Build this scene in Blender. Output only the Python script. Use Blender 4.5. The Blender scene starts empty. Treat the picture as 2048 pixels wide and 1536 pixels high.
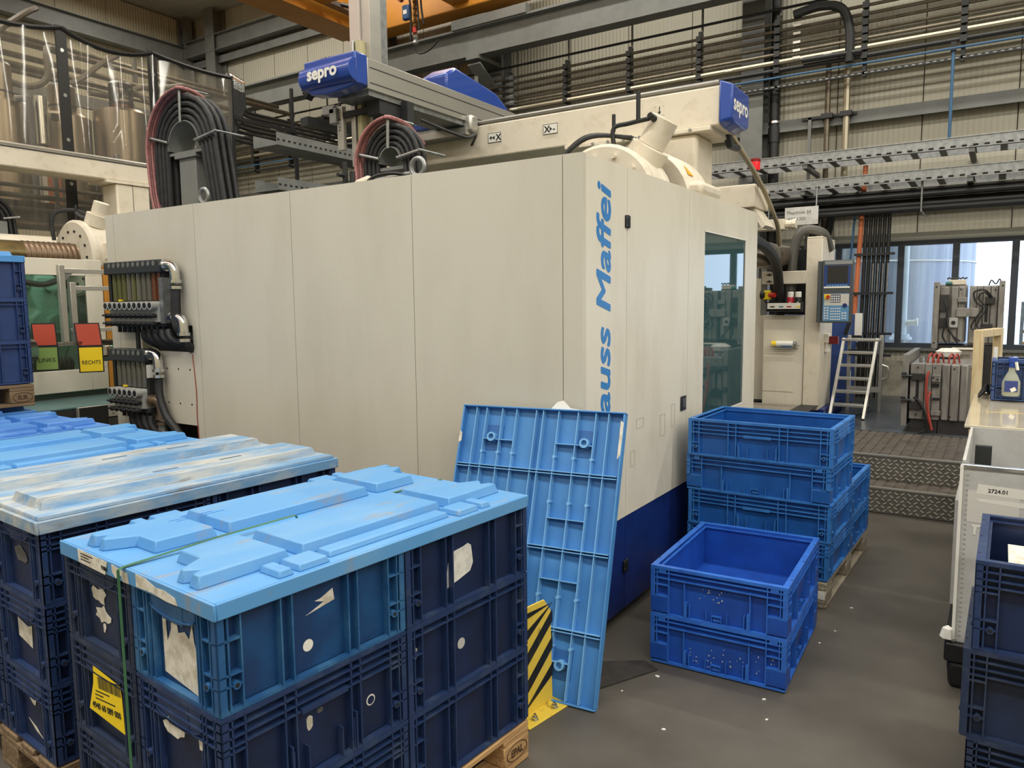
import bpy, bmesh, math, random
from math import pi, sin, cos, radians
from mathutils import Matrix, Vector
random.seed(7)
D = bpy.data; SC = bpy.context.scene; COL = SC.collection

# ---------------------------------------------------------------- camera, sky, lamps, exposure
cam = D.objects.new('camera', D.cameras.new('camera')); COL.objects.link(cam); SC.camera = cam
def _cam(yaw, pitch, roll, h, f):
    y, p, r = radians(yaw), radians(pitch), radians(roll)
    fw = Vector((sin(y)*cos(p), cos(y)*cos(p), -sin(p))); rt = Vector((cos(y), -sin(y), 0)); dn = fw.cross(rt)
    R, Dn = cos(r)*rt+sin(r)*dn, -sin(r)*rt+cos(r)*dn
    m = Matrix((R, -Dn, -fw)).transposed().to_4x4(); m.translation = (0, 0, h)
    cam.matrix_world = m; cam.data.sensor_width = 36; cam.data.lens = f/2048*36
    cam.data.clip_start = .05; cam.data.clip_end = 200
_cam(-33.0685, 6.0929, .6022, 1.65, 1499.63)
W = D.worlds.new('world'); SC.world = W; W.use_nodes = True
_bg = W.node_tree.nodes['Background']; _bg.inputs[0].default_value = (.86, .94, 1, 1); _bg.inputs[1].default_value = 2.6
VS = SC.view_settings; VS.view_transform = 'Standard'; VS.look = 'None'; VS.exposure = 0.4; VS.gamma = 1; VS.use_curve_mapping = False
SC.display_settings.display_device = 'sRGB'
SC.cycles.use_denoising = True; SC.cycles.max_bounces = 8; SC.cycles.caustics_reflective = False; SC.cycles.caustics_refractive = False
def area(name, loc, sx, sy, power, col):
    l = D.lights.new(name, 'AREA'); l.shape = 'RECTANGLE'; l.size = sx; l.size_y = sy; l.energy = power; l.color = col
    o = D.objects.new(name, l); COL.objects.link(o); o.location = loc; return o
WARM = (1, .95, .84)
area('lamp_strip', (-1, 8.5, 7.75), 27, .25, 560, WARM)
area('lamp_strip', (-1, 4.4, 7.75), 27, .4, 680, WARM)
area('lamp_strip', (-1, -.6, 7.75), 27, .6, 980, (1, .96, .88))
area('lamp_strip', (-1, -5.4, 7.75), 27, .6, 640, (1, .97, .92))

# ---------------------------------------------------------------- materials
def lin(c): return tuple((x/12.92 if x <= .04045 else ((x+.055)/1.055)**2.4) for x in c)
def rgb(*c): return lin([v/255 for v in c])
MT = {}
def mat(name, c, rough=.5, metal=0, c2=None, sc=6, amt=.5, bump=0, bsc=60, stretch=None, coat=0, dirt=None, trans=0, emis=0, spec=.5, lo=.42, hi=.62):
    if name in MT: return MT[name]
    m = D.materials.new(name); m.use_nodes = True; nt = m.node_tree; N = nt.nodes; L = nt.links; b = N['Principled BSDF']
    b.inputs['Roughness'].default_value = rough; b.inputs['Metallic'].default_value = metal
    b.inputs['Specular IOR Level'].default_value = spec
    c = rgb(*c); b.inputs['Base Color'].default_value = (*c, 1)
    if coat: b.inputs['Coat Weight'].default_value = coat
    if trans: b.inputs['Transmission Weight'].default_value = trans
    if emis: b.inputs['Emission Color'].default_value = (*c, 1); b.inputs['Emission Strength'].default_value = emis
    if c2 is not None or bump:
        tc = N.new('ShaderNodeTexCoord'); mp = N.new('ShaderNodeMapping'); L.new(tc.outputs['Object'], mp.inputs[0])
        if stretch: mp.inputs['Scale'].default_value = stretch
    if c2 is not None:
        n = N.new('ShaderNodeTexNoise'); n.inputs['Scale'].default_value = sc; n.inputs['Detail'].default_value = 6; n.inputs['Roughness'].default_value = .62
        L.new(mp.outputs[0], n.inputs['Vector'])
        r = N.new('ShaderNodeValToRGB'); r.color_ramp.elements[0].position = lo; r.color_ramp.elements[1].position = hi
        r.color_ramp.elements[0].color = (*c, 1)
        k = rgb(*c2); r.color_ramp.elements[1].color = (*[c[i]+(k[i]-c[i])*amt for i in range(3)], 1)
        L.new(n.outputs['Fac'], r.inputs[0]); L.new(r.outputs[0], b.inputs['Base Color'])
    if dirt:
        dc, dsc, dth, dst, damt = dirt
        mp2 = N.new('ShaderNodeMapping'); L.new(tc.outputs['Object'], mp2.inputs[0]); mp2.inputs['Scale'].default_value = dst; mp2.inputs['Location'].default_value = (3, 7, 1)
        n3 = N.new('ShaderNodeTexNoise'); n3.inputs['Scale'].default_value = dsc; n3.inputs['Detail'].default_value = 9; n3.inputs['Roughness'].default_value = .7; L.new(mp2.outputs[0], n3.inputs['Vector'])
        mr = N.new('ShaderNodeMapRange'); mr.inputs[1].default_value = dth; mr.inputs[2].default_value = dth+.12; mr.inputs[4].default_value = damt; L.new(n3.outputs['Fac'], mr.inputs[0])
        mx = N.new('ShaderNodeMix'); mx.data_type = 'RGBA'; L.new(mr.outputs[0], mx.inputs[0]); L.new(r.outputs[0], mx.inputs[6]); mx.inputs[7].default_value = (*rgb(*dc), 1); L.new(mx.outputs[2], b.inputs['Base Color'])
    if bump:
        n2 = N.new('ShaderNodeTexNoise'); n2.inputs['Scale'].default_value = bsc; n2.inputs['Detail'].default_value = 3; L.new(mp.outputs[0], n2.inputs['Vector'])
        bp = N.new('ShaderNodeBump'); bp.inputs['Strength'].default_value = bump; bp.inputs['Distance'].default_value = .01
        L.new(n2.outputs['Fac'], bp.inputs['Height']); L.new(bp.outputs[0], b.inputs['Normal'])
    MT[name] = m; return m
def glass(name, c, rough=.0, mix=.55, haze=0):
    if name in MT: return MT[name]
    m = D.materials.new(name); m.use_nodes = True; nt = m.node_tree; N = nt.nodes; L = nt.links
    for n in list(N): N.remove(n)
    o = N.new('ShaderNodeOutputMaterial'); t = N.new('ShaderNodeBsdfTransparent'); t.inputs[0].default_value = (*rgb(*c), 1)
    g = N.new('ShaderNodeBsdfGlossy'); g.inputs['Roughness'].default_value = rough; g.inputs[0].default_value = (.95, .97, .97, 1)
    f = N.new('ShaderNodeFresnel'); f.inputs[0].default_value = 1.45+mix; x = N.new('ShaderNodeMixShader')
    d = N.new('ShaderNodeBsdfDiffuse'); d.inputs[0].default_value = (*rgb(*c), 1); y = N.new('ShaderNodeMixShader'); y.inputs[0].default_value = haze
    L.new(t.outputs[0], y.inputs[1]); L.new(d.outputs[0], y.inputs[2])
    L.new(f.outputs[0], x.inputs[0]); L.new(y.outputs[0], x.inputs[1]); L.new(g.outputs[0], x.inputs[2]); L.new(x.outputs[0], o.inputs[0])
    MT[name] = m; return m
beige = mat('beige_paint', (224, 218, 202), .42, c2=(196, 187, 166), sc=3.5, amt=.55, stretch=(1, 1, .35), lo=.45, hi=.75)
grey_paint = mat('grey_panel_paint', (206, 201, 186), .40, c2=(190, 184, 168), sc=2.6, amt=.6, stretch=(1, 1, .3), lo=.42, hi=.72)
cream = mat('cream_cast_paint', (224, 215, 197), .5, c2=(190, 176, 148), sc=9, amt=.5, lo=.5, hi=.72)
navy = mat('navy_paint', (20, 44, 112), .38, c2=(14, 30, 80), sc=5, amt=.5)
black = mat('black_plastic', (24, 25, 27), .5)
rubber = mat('black_rubber', (30, 31, 33), .6, c2=(52, 52, 54), sc=20, amt=.5)
darkgap = mat('dark_interior', (20, 22, 24), .8)
pink = mat('pink_hose', (176, 118, 116), .5, c2=(120, 80, 80), sc=30, amt=.5)
steel = mat('galvanised_steel', (158, 160, 160), .42, .75, c2=(120, 124, 126), sc=18, amt=.6)
steel_p = mat('grey_steel_paint', (118, 120, 118), .55, c2=(98, 100, 98), sc=4, amt=.5)
steel_d = mat('dark_steel', (56, 58, 60), .5, .4)
alu = mat('aluminium_profile', (196, 194, 188), .35, .7, c2=(170, 168, 162), sc=3, amt=.5, stretch=(1, .2, 1))
chrome = mat('chrome', (215, 215, 213), .18, 1)
inox = mat('stainless_tank', (176, 164, 148), .3, .9, c2=(140, 128, 112), sc=2, amt=.7, stretch=(8, 8, .2))
pipe_m = mat('brown_steel_pipe', (120, 112, 98), .38, .7, c2=(90, 82, 70), sc=9, amt=.6)
pipe_d = mat('dark_pipe', (46, 47, 48), .42, .3)
orange = mat('crane_orange', (206, 142, 54), .45, c2=(184, 124, 46), sc=2, amt=.5)
robot_blue = mat('robot_blue', (36, 72, 160), .28, coat=.4)
white = mat('white_print', (232, 230, 222), .6)
paper = mat('paper', (222, 218, 206), .8, c2=(178, 168, 148), sc=25, amt=.7, lo=.45, hi=.6)
logo_blue = mat('logo_blue', (38, 122, 196), .45, c2=(70, 150, 215), sc=120, amt=.4)
yellow = mat('yellow_paint', (228, 198, 74), .5, c2=(150, 120, 50), sc=26, amt=.7, lo=.58, hi=.7)
black_tape = mat('black_tape', (26, 25, 24), .5, c2=(70, 64, 48), sc=30, amt=.5, lo=.55, hi=.7)
lab_yellow = mat('label_yellow', (246, 214, 30), .6)
crate_navy = mat('navy_crate_plastic', (24, 40, 78), .42, c2=(18, 30, 58), sc=7, amt=.8, bump=.05, bsc=40)
crate_teal = mat('worn_teal_crate_plastic', (22, 54, 98), .42, c2=(24, 84, 138), sc=5, amt=.8, lo=.45, hi=.7)
crate_black = mat('dark_crate_plastic', (30, 44, 74), .45, c2=(22, 28, 42), sc=4, amt=.8)
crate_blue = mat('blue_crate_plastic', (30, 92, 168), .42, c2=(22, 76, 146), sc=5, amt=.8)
crate_blue2 = mat('royal_crate_plastic', (28, 78, 172), .4, c2=(24, 64, 148), sc=5, amt=.8)
rib_navy = mat('navy_rib_plastic', (32, 52, 92), .45, c2=(76, 88, 106), sc=14, amt=.45, lo=.5, hi=.72)
rib_teal = mat('teal_rib_plastic', (36, 84, 134), .42, c2=(70, 120, 160), sc=9, amt=.6)
rib_black = mat('dark_rib_plastic', (32, 46, 74), .5, c2=(74, 82, 94), sc=14, amt=.45, lo=.5, hi=.72)
rib_blue = mat('blue_rib_plastic', (56, 122, 196), .42, c2=(36, 96, 170), sc=12, amt=.6)
rib_blue2 = mat('royal_rib_plastic', (50, 108, 200), .4, c2=(34, 84, 176), sc=12, amt=.6)
crate_grey = mat('grey_blue_crate_plastic', (58, 84, 136), .45, c2=(46, 68, 112), sc=5, amt=.8)
lid_blue = mat('light_blue_plastic', (88, 150, 206), .42, c2=(122, 166, 202), sc=5, amt=.55, stretch=(1.6, .5, 1), lo=.48, hi=.72, bump=.04, bsc=30, dirt=((150, 140, 126), 5, .56, (2.2, .8, 1), .75))
lid_blue2 = mat('blue_lid_plastic', (56, 116, 194), .45, c2=(96, 150, 212), sc=5, amt=.5)
lid_worn = mat('worn_lid_plastic', (104, 148, 188), .5, c2=(190, 188, 178), sc=4.5, amt=.8, stretch=(2.4, .55, 2), lo=.42, hi=.62, bump=.08, bsc=25, dirt=((124, 116, 106), 9, .54, (3, .5, 2), .8))
wood = mat('pallet_wood', (190, 152, 104), .7, c2=(140, 106, 70), sc=7, amt=.8, stretch=(9, .7, 9), bump=.15, bsc=30)
wood_d = mat('weathered_wood', (132, 110, 84), .75, c2=(92, 76, 58), sc=7, amt=.8, stretch=(9, .7, 9), bump=.15, bsc=30)
wood_g = mat('grey_pallet_wood', (168, 158, 140), .75, c2=(120, 108, 92), sc=8, amt=.8, stretch=(9, .7, 9))
brand = mat('burnt_brand', (74, 52, 34), .8)
strap_m = mat('green_strap', (60, 112, 76), .4, c2=(40, 84, 58), sc=10, amt=.5)
green_cast = mat('mint_cast_paint', (136, 186, 166), .45, c2=(96, 140, 124), sc=5, amt=.6)
teal_belt = mat('teal_belt', (84, 118, 118), .4, c2=(70, 100, 102), sc=3, amt=.6)
red = mat('red_plastic', (190, 40, 34), .4)
orange_red = mat('sign_red', (186, 74, 52), .5)
sign_green = mat('sign_green', (128, 158, 84), .5)
tool = mat('machined_tool_steel', (150, 147, 143), .45, .3, c2=(112, 107, 102), sc=6, amt=.7, stretch=(3, 3, .6))
tool_d = mat('dark_tool_steel', (60, 58, 58), .5, .4)
ral_win = mat('anthracite_frame', (58, 64, 74), .5)
screen_m = mat('dark_screen', (40, 40, 42), .25)
grey_box = mat('grey_corrugated_plastic', (190, 190, 188), .6, c2=(164, 162, 158), sc=7, amt=.5, bump=.05, bsc=60)
key_blue = mat('keypad_blue', (92, 146, 190), .5)
copper = mat('orange_conduit', (196, 112, 72), .5)
air_blue = mat('air_hose_blue', (58, 100, 138), .5)
film = glass('clear_film', (232, 226, 214), .08, .1, .10)
winglass = glass('window_glass', (232, 240, 250), 0, 0)
tint = glass('tinted_glass', (78, 120, 126), .02, .7, .5)
acrylic = glass('clear_acrylic', (230, 228, 224), .05, .1)
tube_g = [glass('flow_tube_%s' % n, c, .05, .05, .6) for n, c in (('olive', (108, 108, 70)), ('grey', (116, 114, 102)), ('rust', (124, 76, 54)))]

# ---------------------------------------------------------------- mesh helpers
class MB:
    def __init__(s): s.v = []; s.f = []; s.mi = []; s.t = Matrix.Identity(4)
    def add(s, vs, fs, m=0):
        k = len(s.v); t = s.t; s.v += [t @ Vector(p) for p in vs]; s.f += [tuple(i+k for i in f) for f in fs]; s.mi += [m]*len(fs); return s
    def box(s, a, b, m=0):
        x0, y0, z0 = [min(a[i], b[i]) for i in range(3)]; x1, y1, z1 = [max(a[i], b[i]) for i in range(3)]
        return s.add([(x0, y0, z0), (x1, y0, z0), (x1, y1, z0), (x0, y1, z0), (x0, y0, z1), (x1, y0, z1), (x1, y1, z1), (x0, y1, z1)],
                     [(3, 2, 1, 0), (4, 5, 6, 7), (0, 1, 5, 4), (1, 2, 6, 5), (2, 3, 7, 6), (3, 0, 4, 7)], m)
    def bar(s, p, q, w, h, m=0, up=(0, 0, 1)):
        p, q = Vector(p), Vector(q); d = (q-p).normalized(); u = Vector(up)
        sd = d.cross(u); sd = sd.normalized() if sd.length > 1e-5 else Vector((1, 0, 0)); u = sd.cross(d)
        vs = [e+sd*(i*w/2)+u*(j*h/2) for e in (p, q) for i, j in ((-1, -1), (1, -1), (1, 1), (-1, 1))]
        return s.add(vs, [(3, 2, 1, 0), (4, 5, 6, 7), (0, 1, 5, 4), (1, 2, 6, 5), (2, 3, 7, 6), (3, 0, 4, 7)], m)
    def tube(s, pts, r, n=8, m=0, closed=False):
        pts = [Vector(p) for p in pts]; N = len(pts); vs = []; fs = []; nrm = None
        rs = r if isinstance(r, (list, tuple)) else [r]*N
        for i in range(N):
            a = pts[i-1] if (i or closed) else pts[0]; b = pts[(i+1) % N] if (i < N-1 or closed) else pts[-1]
            d = (b-a).normalized()
            if nrm is None:
                nrm = d.cross(Vector((0, 0, 1)))
                if nrm.length < 1e-4: nrm = Vector((1, 0, 0))
            nrm = nrm - d*nrm.dot(d)
            nrm = nrm.normalized() if nrm.length > 1e-6 else d.orthogonal().normalized()
            bn = d.cross(nrm)
            vs += [pts[i]+nrm*(rs[i]*cos(2*pi*k/n))+bn*(rs[i]*sin(2*pi*k/n)) for k in range(n)]
        for i in range(N if closed else N-1):
            j = (i+1) % N
            fs += [(i*n+k, i*n+(k+1) % n, j*n+(k+1) % n, j*n+k) for k in range(n)]
        if not closed: fs += [tuple(reversed(range(n))), tuple((N-1)*n+k for k in range(n))]
        return s.add(vs, fs, m)
    def cyl(s, p, q, r, n=16, m=0, r2=None): return s.tube([p, q], [r, r if r2 is None else r2], n, m)
    def lathe(s, prof, n=24, m=0, c=(0, 0, 0)):
        vs = []; fs = []; N = len(prof)
        for r, z in prof: vs += [(c[0]+r*cos(2*pi*k/n), c[1]+r*sin(2*pi*k/n), c[2]+z) for k in range(n)]
        for i in range(N-1): fs += [(i*n+k, i*n+(k+1) % n, (i+1)*n+(k+1) % n, (i+1)*n+k) for k in range(n)]
        fs += [tuple(reversed(range(n))), tuple((N-1)*n+k for k in range(n))]
        return s.add(vs, fs, m)
    def prism(s, poly, z0, z1, m=0, inset=0):
        n = len(poly); P = [Vector((p[0], p[1])) for p in poly]
        ar = sum(P[i].x*P[(i+1) % n].y-P[(i+1) % n].x*P[i].y for i in range(n))
        if ar < 0: P.reverse()
        T = []
        for i in range(n):
            a = (P[i]-P[i-1]).normalized(); b = (P[(i+1) % n]-P[i]).normalized()
            na, nb = Vector((-a.y, a.x)), Vector((-b.y, b.x)); w = (na+nb); w = w/max(.3, w.dot(na)) if w.length > 1e-6 else na
            T.append(P[i]+w*inset)
        vs = [(p.x, p.y, z0) for p in P]+[(p.x, p.y, z1) for p in T]
        return s.add(vs, [tuple(reversed(range(n))), tuple(range(n, 2*n))]+[(i, (i+1) % n, n+(i+1) % n, n+i) for i in range(n)], m)
WM = {}
def at(loc, rz=0): return Matrix.Translation(loc) @ Matrix.Rotation(rz, 4, 'Z')
def mesh(name, mb, mats):
    me = D.meshes.new(name); me.from_pydata([tuple(v) for v in mb.v], [], mb.f)
    for m in (mats if isinstance(mats, (list, tuple)) else [mats]): me.materials.append(m)
    me.polygons.foreach_set('material_index', mb.mi); me.polygons.foreach_set('use_smooth', [True]*len(mb.f))
    me.validate(); me.update(); me.set_sharp_from_angle(angle=radians(34)); return me
def props(o, label=None, cat=None, group=None, kind=None):
    for k, v in (('label', label), ('category', cat), ('group', group), ('kind', kind)):
        if v: o[k] = v
    return o
def bev(o, w, seg=2):
    if w: b = o.modifiers.new('bevel', 'BEVEL'); b.width = w; b.segments = seg; b.limit_method = 'ANGLE'; b.angle_limit = radians(40)
    return o
def thing(name, label, cat, loc=(0, 0, 0), rz=0, group=None, m=None):
    o = D.objects.new(name, None); o.empty_display_size = .1; COL.objects.link(o)
    WM[o.name] = at(loc, rz) if m is None else m; o.matrix_world = WM[o.name]; return props(o, label, cat, group)
def part(name, mb, mats, parent=None, bw=0, local=False, label=None, kind=None, seg=2):
    """one mesh object; coordinates are the world's unless local"""
    if parent is not None and not local:
        iv = WM[parent.name].inverted()
        if iv != Matrix.Identity(4): mb.v = [iv @ Vector(v) for v in mb.v]
    o = D.objects.new(name, mesh(name, mb, mats)); COL.objects.link(o)
    if parent is not None: o.parent = parent; WM[o.name] = WM[parent.name]
    else: WM[o.name] = Matrix.Identity(4)
    if bw: bev(o, bw, seg)
    return props(o, label, None, None, kind)
def solo(name, mb, mats, label, cat, group=None, bw=0, kind=None, seg=2):
    """a thing that is one mesh, its origin at its base"""
    xs = [v.x for v in mb.v]; ys = [v.y for v in mb.v]; zs = [v.z for v in mb.v]
    c = Vector(((min(xs)+max(xs))/2, (min(ys)+max(ys))/2, min(zs))); mb.v = [v-c for v in mb.v]
    o = D.objects.new(name, mesh(name, mb, mats)); COL.objects.link(o); o.location = c; WM[o.name] = Matrix.Translation(c)
    if bw: bev(o, bw, seg)
    return props(o, label, cat, group, kind)
def struct(name, mb, mats, parent=None, bw=0, kind='structure'):
    o = part(name, mb, mats, parent, bw)
    if parent is None: o['kind'] = kind
    return o
def dup(root, loc, rz=0, label=None, group=None):
    m = at(loc, rz)
    def cp(o, par):
        c = o.copy(); COL.objects.link(c)
        if par is not None: c.parent = par
        WM[c.name] = m
        for k in o.children: cp(k, c)
        return c
    r = cp(root, None); r.matrix_world = m
    if label: r['label'] = label
    if group: r['group'] = group
    return r
def arc(c, r, a0, a1, n=12, ax='xz'):
    o = []
    for i in range(n+1):
        a = radians(a0+(a1-a0)*i/n); u, v = r*cos(a), r*sin(a)
        o.append((c[0]+u, c[1], c[2]+v) if ax == 'xz' else (c[0], c[1]+u, c[2]+v) if ax == 'yz' else (c[0]+u, c[1]+v, c[2]))
    return o
def spline(P, n=6):
    P = [Vector(p) for p in P]; out = []
    for i in range(len(P)-1):
        a, b, c, d = P[max(i-1, 0)], P[i], P[i+1], P[min(i+2, len(P)-1)]
        for k in range(n):
            t = k/n; out.append(.5*((2*b)+(c-a)*t+(2*a-5*b+4*c-d)*t*t+(3*b-a-3*c+d)*t**3))
    return out+[P[-1]]
def text(s, size, m, material, parent, name='lettering', bold=0, shear=0, sx=1, depth=.0005, align='LEFT', gap=1):
    """flat lettering as a thin mesh; m places it in the world (x along the line, y up the letters, z out of the face)"""
    c = D.curves.new('t', 'FONT'); c.body = s; c.size = size; c.extrude = depth/2; c.shear = shear; c.align_x = align; c.resolution_u = 3; c.space_character = gap
    o = D.objects.new('t', c); me = D.meshes.new_from_object(o); D.objects.remove(o); D.curves.remove(c)
    mb = MB(); vs = [v.co.copy() for v in me.vertices]; fs = [tuple(p.vertices) for p in me.polygons]
    for k, (dx, dy) in enumerate([(0, 0)]+([(cos(a*pi/4), sin(a*pi/4)) for a in range(8)] if bold else [])):
        mb.add([(v.x*sx+dx*bold, v.y+dy*bold, v.z+k*.00006) for v in vs], fs)
    D.meshes.remove(me); mb.v = [m @ v for v in mb.v]
    return part(name, mb, material, parent)
def face(p, x, y):
    x = Vector(x).normalized(); y = Vector(y).normalized(); z = x.cross(y)
    m = Matrix((x, y, z)).transposed().to_4x4(); m.translation = p; return m
FY = lambda x, y, z: face((x, y, z), (1, 0, 0), (0, 0, 1))        # lettering on a face that looks to -Y
FX = lambda x, y, z: face((x, y, z), (0, 1, 0), (0, 0, 1))        # ... to +X

# ---------------------------------------------------------------- the hall
YB, XL = 10.95, -15.7
floor_m = mat('floor_concrete', (90, 85, 78), .55, c2=(68, 64, 58), sc=1.6, amt=.9, bump=.06, bsc=35, lo=.38, hi=.66)
floor_u = mat('floor_coating', (78, 82, 88), .3, c2=(52, 56, 62), sc=1.8, amt=.9, lo=.4, hi=.65)
wall_m = mat('wall_sandwich_panel', (196, 190, 164), .55, c2=(178, 172, 148), sc=.8, amt=.5)
def fluted(name, base, axis):
    m = mat(name, base, .5); nt = m.node_tree; N = nt.nodes; L = nt.links; b = N['Principled BSDF']
    tc = N.new('ShaderNodeTexCoord'); w = N.new('ShaderNodeTexWave'); w.bands_direction = axis; w.inputs['Scale'].default_value = 5.2; w.wave_profile = 'SIN'
    L.new(tc.outputs['Object'], w.inputs[0]); bp = N.new('ShaderNodeBump'); bp.inputs['Strength'].default_value = .35; bp.inputs['Distance'].default_value = .02
    L.new(w.outputs['Fac'], bp.inputs['Height']); L.new(bp.outputs[0], b.inputs['Normal']); return m
wall_x = fluted('wall_panel_back', (188, 184, 168), 'X'); wall_y = fluted('wall_panel_side', (186, 180, 158), 'Y')
deck_m = fluted('roof_deck', (196, 194, 182), 'Y')
struct('floor', MB().box((-16, -8, -.1), (14, 9.6, 0)), floor_m)
fu = MB(); fu.box((-1.47, 7.86, 0), (14, 8.7, .4)); fu.box((-1.47, 8.7, 0), (14, 9.55, .4)).box((-16, 9.55, 0), (14, YB, .4)); struct('floor', fu, floor_u)
struct('ceiling', MB().box((-16, -8, 8.05), (14, 11.2, 8.15)), deck_m)
struct('wall_front', MB().box((-16, -8.1, 0), (14, -8, 8.1)), wall_m)
struct('wall_right', MB().box((14, -8, 0), (14.1, 11, 8.1)), wall_m)
wb = struct('wall_back', MB().box((-16, YB+.09, 2.46), (14, YB+.14, 8.1)).box((-16, YB+.09, .4), (14, YB+.14, 1.0)).box((-16, YB+.09, 1.0), (-2.6, YB+.14, 2.46)), wall_m)
px = MB().box((.006, 0, 0), (.994, .08, 5.6)); up_me = None
for k in range(-16, 6):
    z0 = 2.5
    if up_me is None:
        o = part('panel', px, wall_x, wb, 0, True); up_me = o.data
    else:
        o = D.objects.new('panel', up_me); COL.objects.link(o); o.parent = wb
    o.location = (k+.05, YB, z0)
lo_me = None
for k in range(-16, 6):
    zz = (.86, 1.0) if k >= -3 else (.86, 2.5)
    o = part('panel', MB().box((k+.056, YB, zz[0]), (k+1.044, YB+.08, zz[1])), wall_x, wb, 0, True)
struct('trim_1', MB().box((-16, YB-.05, .4), (6, YB+.1, .86)), mat('plinth_concrete', (178, 174, 160), .8, c2=(140, 132, 116), sc=6, amt=.8))
struct('trim_2', MB().box((-2.7, YB-.07, 1.0), (6, YB+.08, 1.035)), steel_p)
struct('trim_3', MB().box((-2.7, YB-.04, 2.40), (6, YB+.08, 2.5)), mat('window_head_trim', (150, 150, 140), .5))
wl = struct('wall_left', MB().box((XL-.2, -8, 0), (XL-.1, 11, 8.1)), wall_m)
me = None
for k in range(-8, 11):
    if me is None: o = part('panel', MB().box((0, .006, 0), (.08, .994, 8.0)), wall_y, wl, 0, True); me = o.data
    else: o = D.objects.new('panel', me); COL.objects.link(o); o.parent = wl
    o.location = (XL-.1, k, .02)
# window band: each bay a frame and its pane
mull = [-2.62, -1.86, -1.115, -.505, .11, .72, 1.33, 1.94, 2.55, 3.16, 3.77, 4.38, 4.99, 5.6]
for i in range(len(mull)-1):
    a, b = mull[i], mull[i+1]; z0, z1 = 1.035, 2.40; w = .038
    m = MB().box((a, YB-.05, z0), (a+w, YB+.05, z1)).box((b-w, YB-.05, z0), (b, YB+.05, z1)).box((a+w, YB-.05, z0), (b-w, YB+.05, z0+.06)).box((a+w, YB-.05, z1-.06), (b-w, YB+.05, z1))
    f = struct('window_%d' % (i+1), m, ral_win)
    part('pane', MB().box((a+w, YB, z0+.06), (b-w, YB+.006, z1-.06)), winglass, f)
# columns, girts, roof beams, crane runway
def ibeam(mb, p, q, w, h, t=.014, up=(0, 0, 1)):
    p, q = Vector(p), Vector(q); u = Vector(up)
    mb.bar(p+u*(h/2-t/2), q+u*(h/2-t/2), w, t, 0, up); mb.bar(p-u*(h/2-t/2), q-u*(h/2-t/2), w, t, 0, up); mb.bar(p, q, t*.8, h-2*t, 0, up); return mb
for i, x in enumerate((-14.6, -9.7, -7.2, -2.98)):
    m = ibeam(MB(), (x, 10.76, .4), (x, 10.76, 8.03), .30, .30, .018, (0, 1, 0)); struct('trim_%d' % (10+i), m, steel_p)
struct('trim_14', ibeam(MB(), (XL+.12, 10.7, .4), (XL+.12, 10.7, 8.03), .22, .22, .02, (1, 0, 0)), steel_p)
struct('trim_15', ibeam(MB(), (XL+.1, 4.1, 0), (XL+.1, 4.1, 8.03), .22, .22, .02, (1, 0, 0)), steel_p)
for i, (z, y) in enumerate(((4.0, 10.88), (7.0, 10.88))):
    struct('trim_%d' % (20+i), MB().box((-16, y-.09, z-.012), (6, y+.06, z+.075)).box((-16, y-.10, z-.075), (6, y-.085, z+.075)), steel_p)
struct('trim_22', ibeam(MB(), (XL+.18, -8, 7.2), (XL+.18, 10.6, 7.2), .2, .34), steel_p)
struct('trim_23', ibeam(MB(), (-16, 10.7, 7.3), (6, 10.7, 7.3), .2, .34), steel_p)
struct('trim_24', ibeam(MB(), (XL+.1, 10.6, 4.15), (XL+.1, -8, 4.15), .16, .22), steel_p)
for i, x in enumerate((-12.4, -9.7, -7.2)):
    struct('trim_%d' % (30+i), ibeam(MB(), (x, -8, 7.85), (x, 10.9, 7.85), .16, .26), steel_p)
rw = ibeam(MB(), (-16, 10.15, 5.78), (6, 10.15, 5.78), .24, .44, .02).box((-16, 10.12, 6.0), (6, 10.18, 6.05))
struct('trim_40', rw, steel_p)
for i, x in enumerate((-14.6, -7.2)):
    struct('trim_%d' % (41+i), MB().box((x-.12, 10.0, 5.50), (x+.12, 10.62, 5.56)).bar((x, 10.05, 5.44), (x, 10.60, 5.12), .24, .03), steel_p)
struct('trim_45', MB().box((-7.6, 10.0, 6.0), (-6.2, 10.14, 6.14)), steel_p)
# steps up to the higher floor
st = thing('step_platform', 'two ribbed steps with bright checker plate risers leading to the higher floor', 'steps', (-.3, 7.1, 0))
chk = mat('checker_plate', (118, 114, 106), .4, .3, c2=(92, 88, 82), sc=12, amt=.6)
chk2 = mat('checker_lens', (206, 202, 190), .3, .3)
matm = mat('ribbed_rubber_mat', (92, 84, 76), .7, c2=(60, 55, 50), sc=14, amt=.8)
for y, z0, z1 in ((6.33, 0.005, .2), (6.63, .2, .4)):
    part('riser', MB().box((-1.46, y, z0), (1.6, y+.012, z1)), chk, st)
    part('edge_strip', MB().box((-1.46, y-.004, z1-.008), (1.6, y+.03, z1+.004)), alu, st)
    m = MB(); r = 0; zz = z0+.02
    while zz < z1-.012:
        xx = -1.45+(r % 2)*.03
        c = 0
        while xx < .45:
            s = 1 if c % 2 else -1
            m.bar((xx-.0115, y-.0015, zz-s*.0075), (xx+.0115, y-.0015, zz+s*.0075), .0075, .006, 0, (0, 1, 0)); xx += .045; c += 1
        zz += .029; r += 1
    part('lens_pattern', m, chk2, st, kind='stuff')
part('tread', MB().box((-1.46, 6.345, .16), (1.6, 6.63, .196)), matm, st)
part('tread', MB().box((-1.46, 6.645, .35), (1.6, 7.855, .392)), matm, st)
m = MB()
for k in range(40): x = -1.44+k*.075; m.box((x, 6.66, .392), (x+.055, 7.85, .399))
for k in range(40): x = -1.44+k*.075; m.box((x, 6.36, .196), (x+.055, 6.625, .201))
part('mat_ribs', m, matm, st, kind='stuff')
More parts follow.
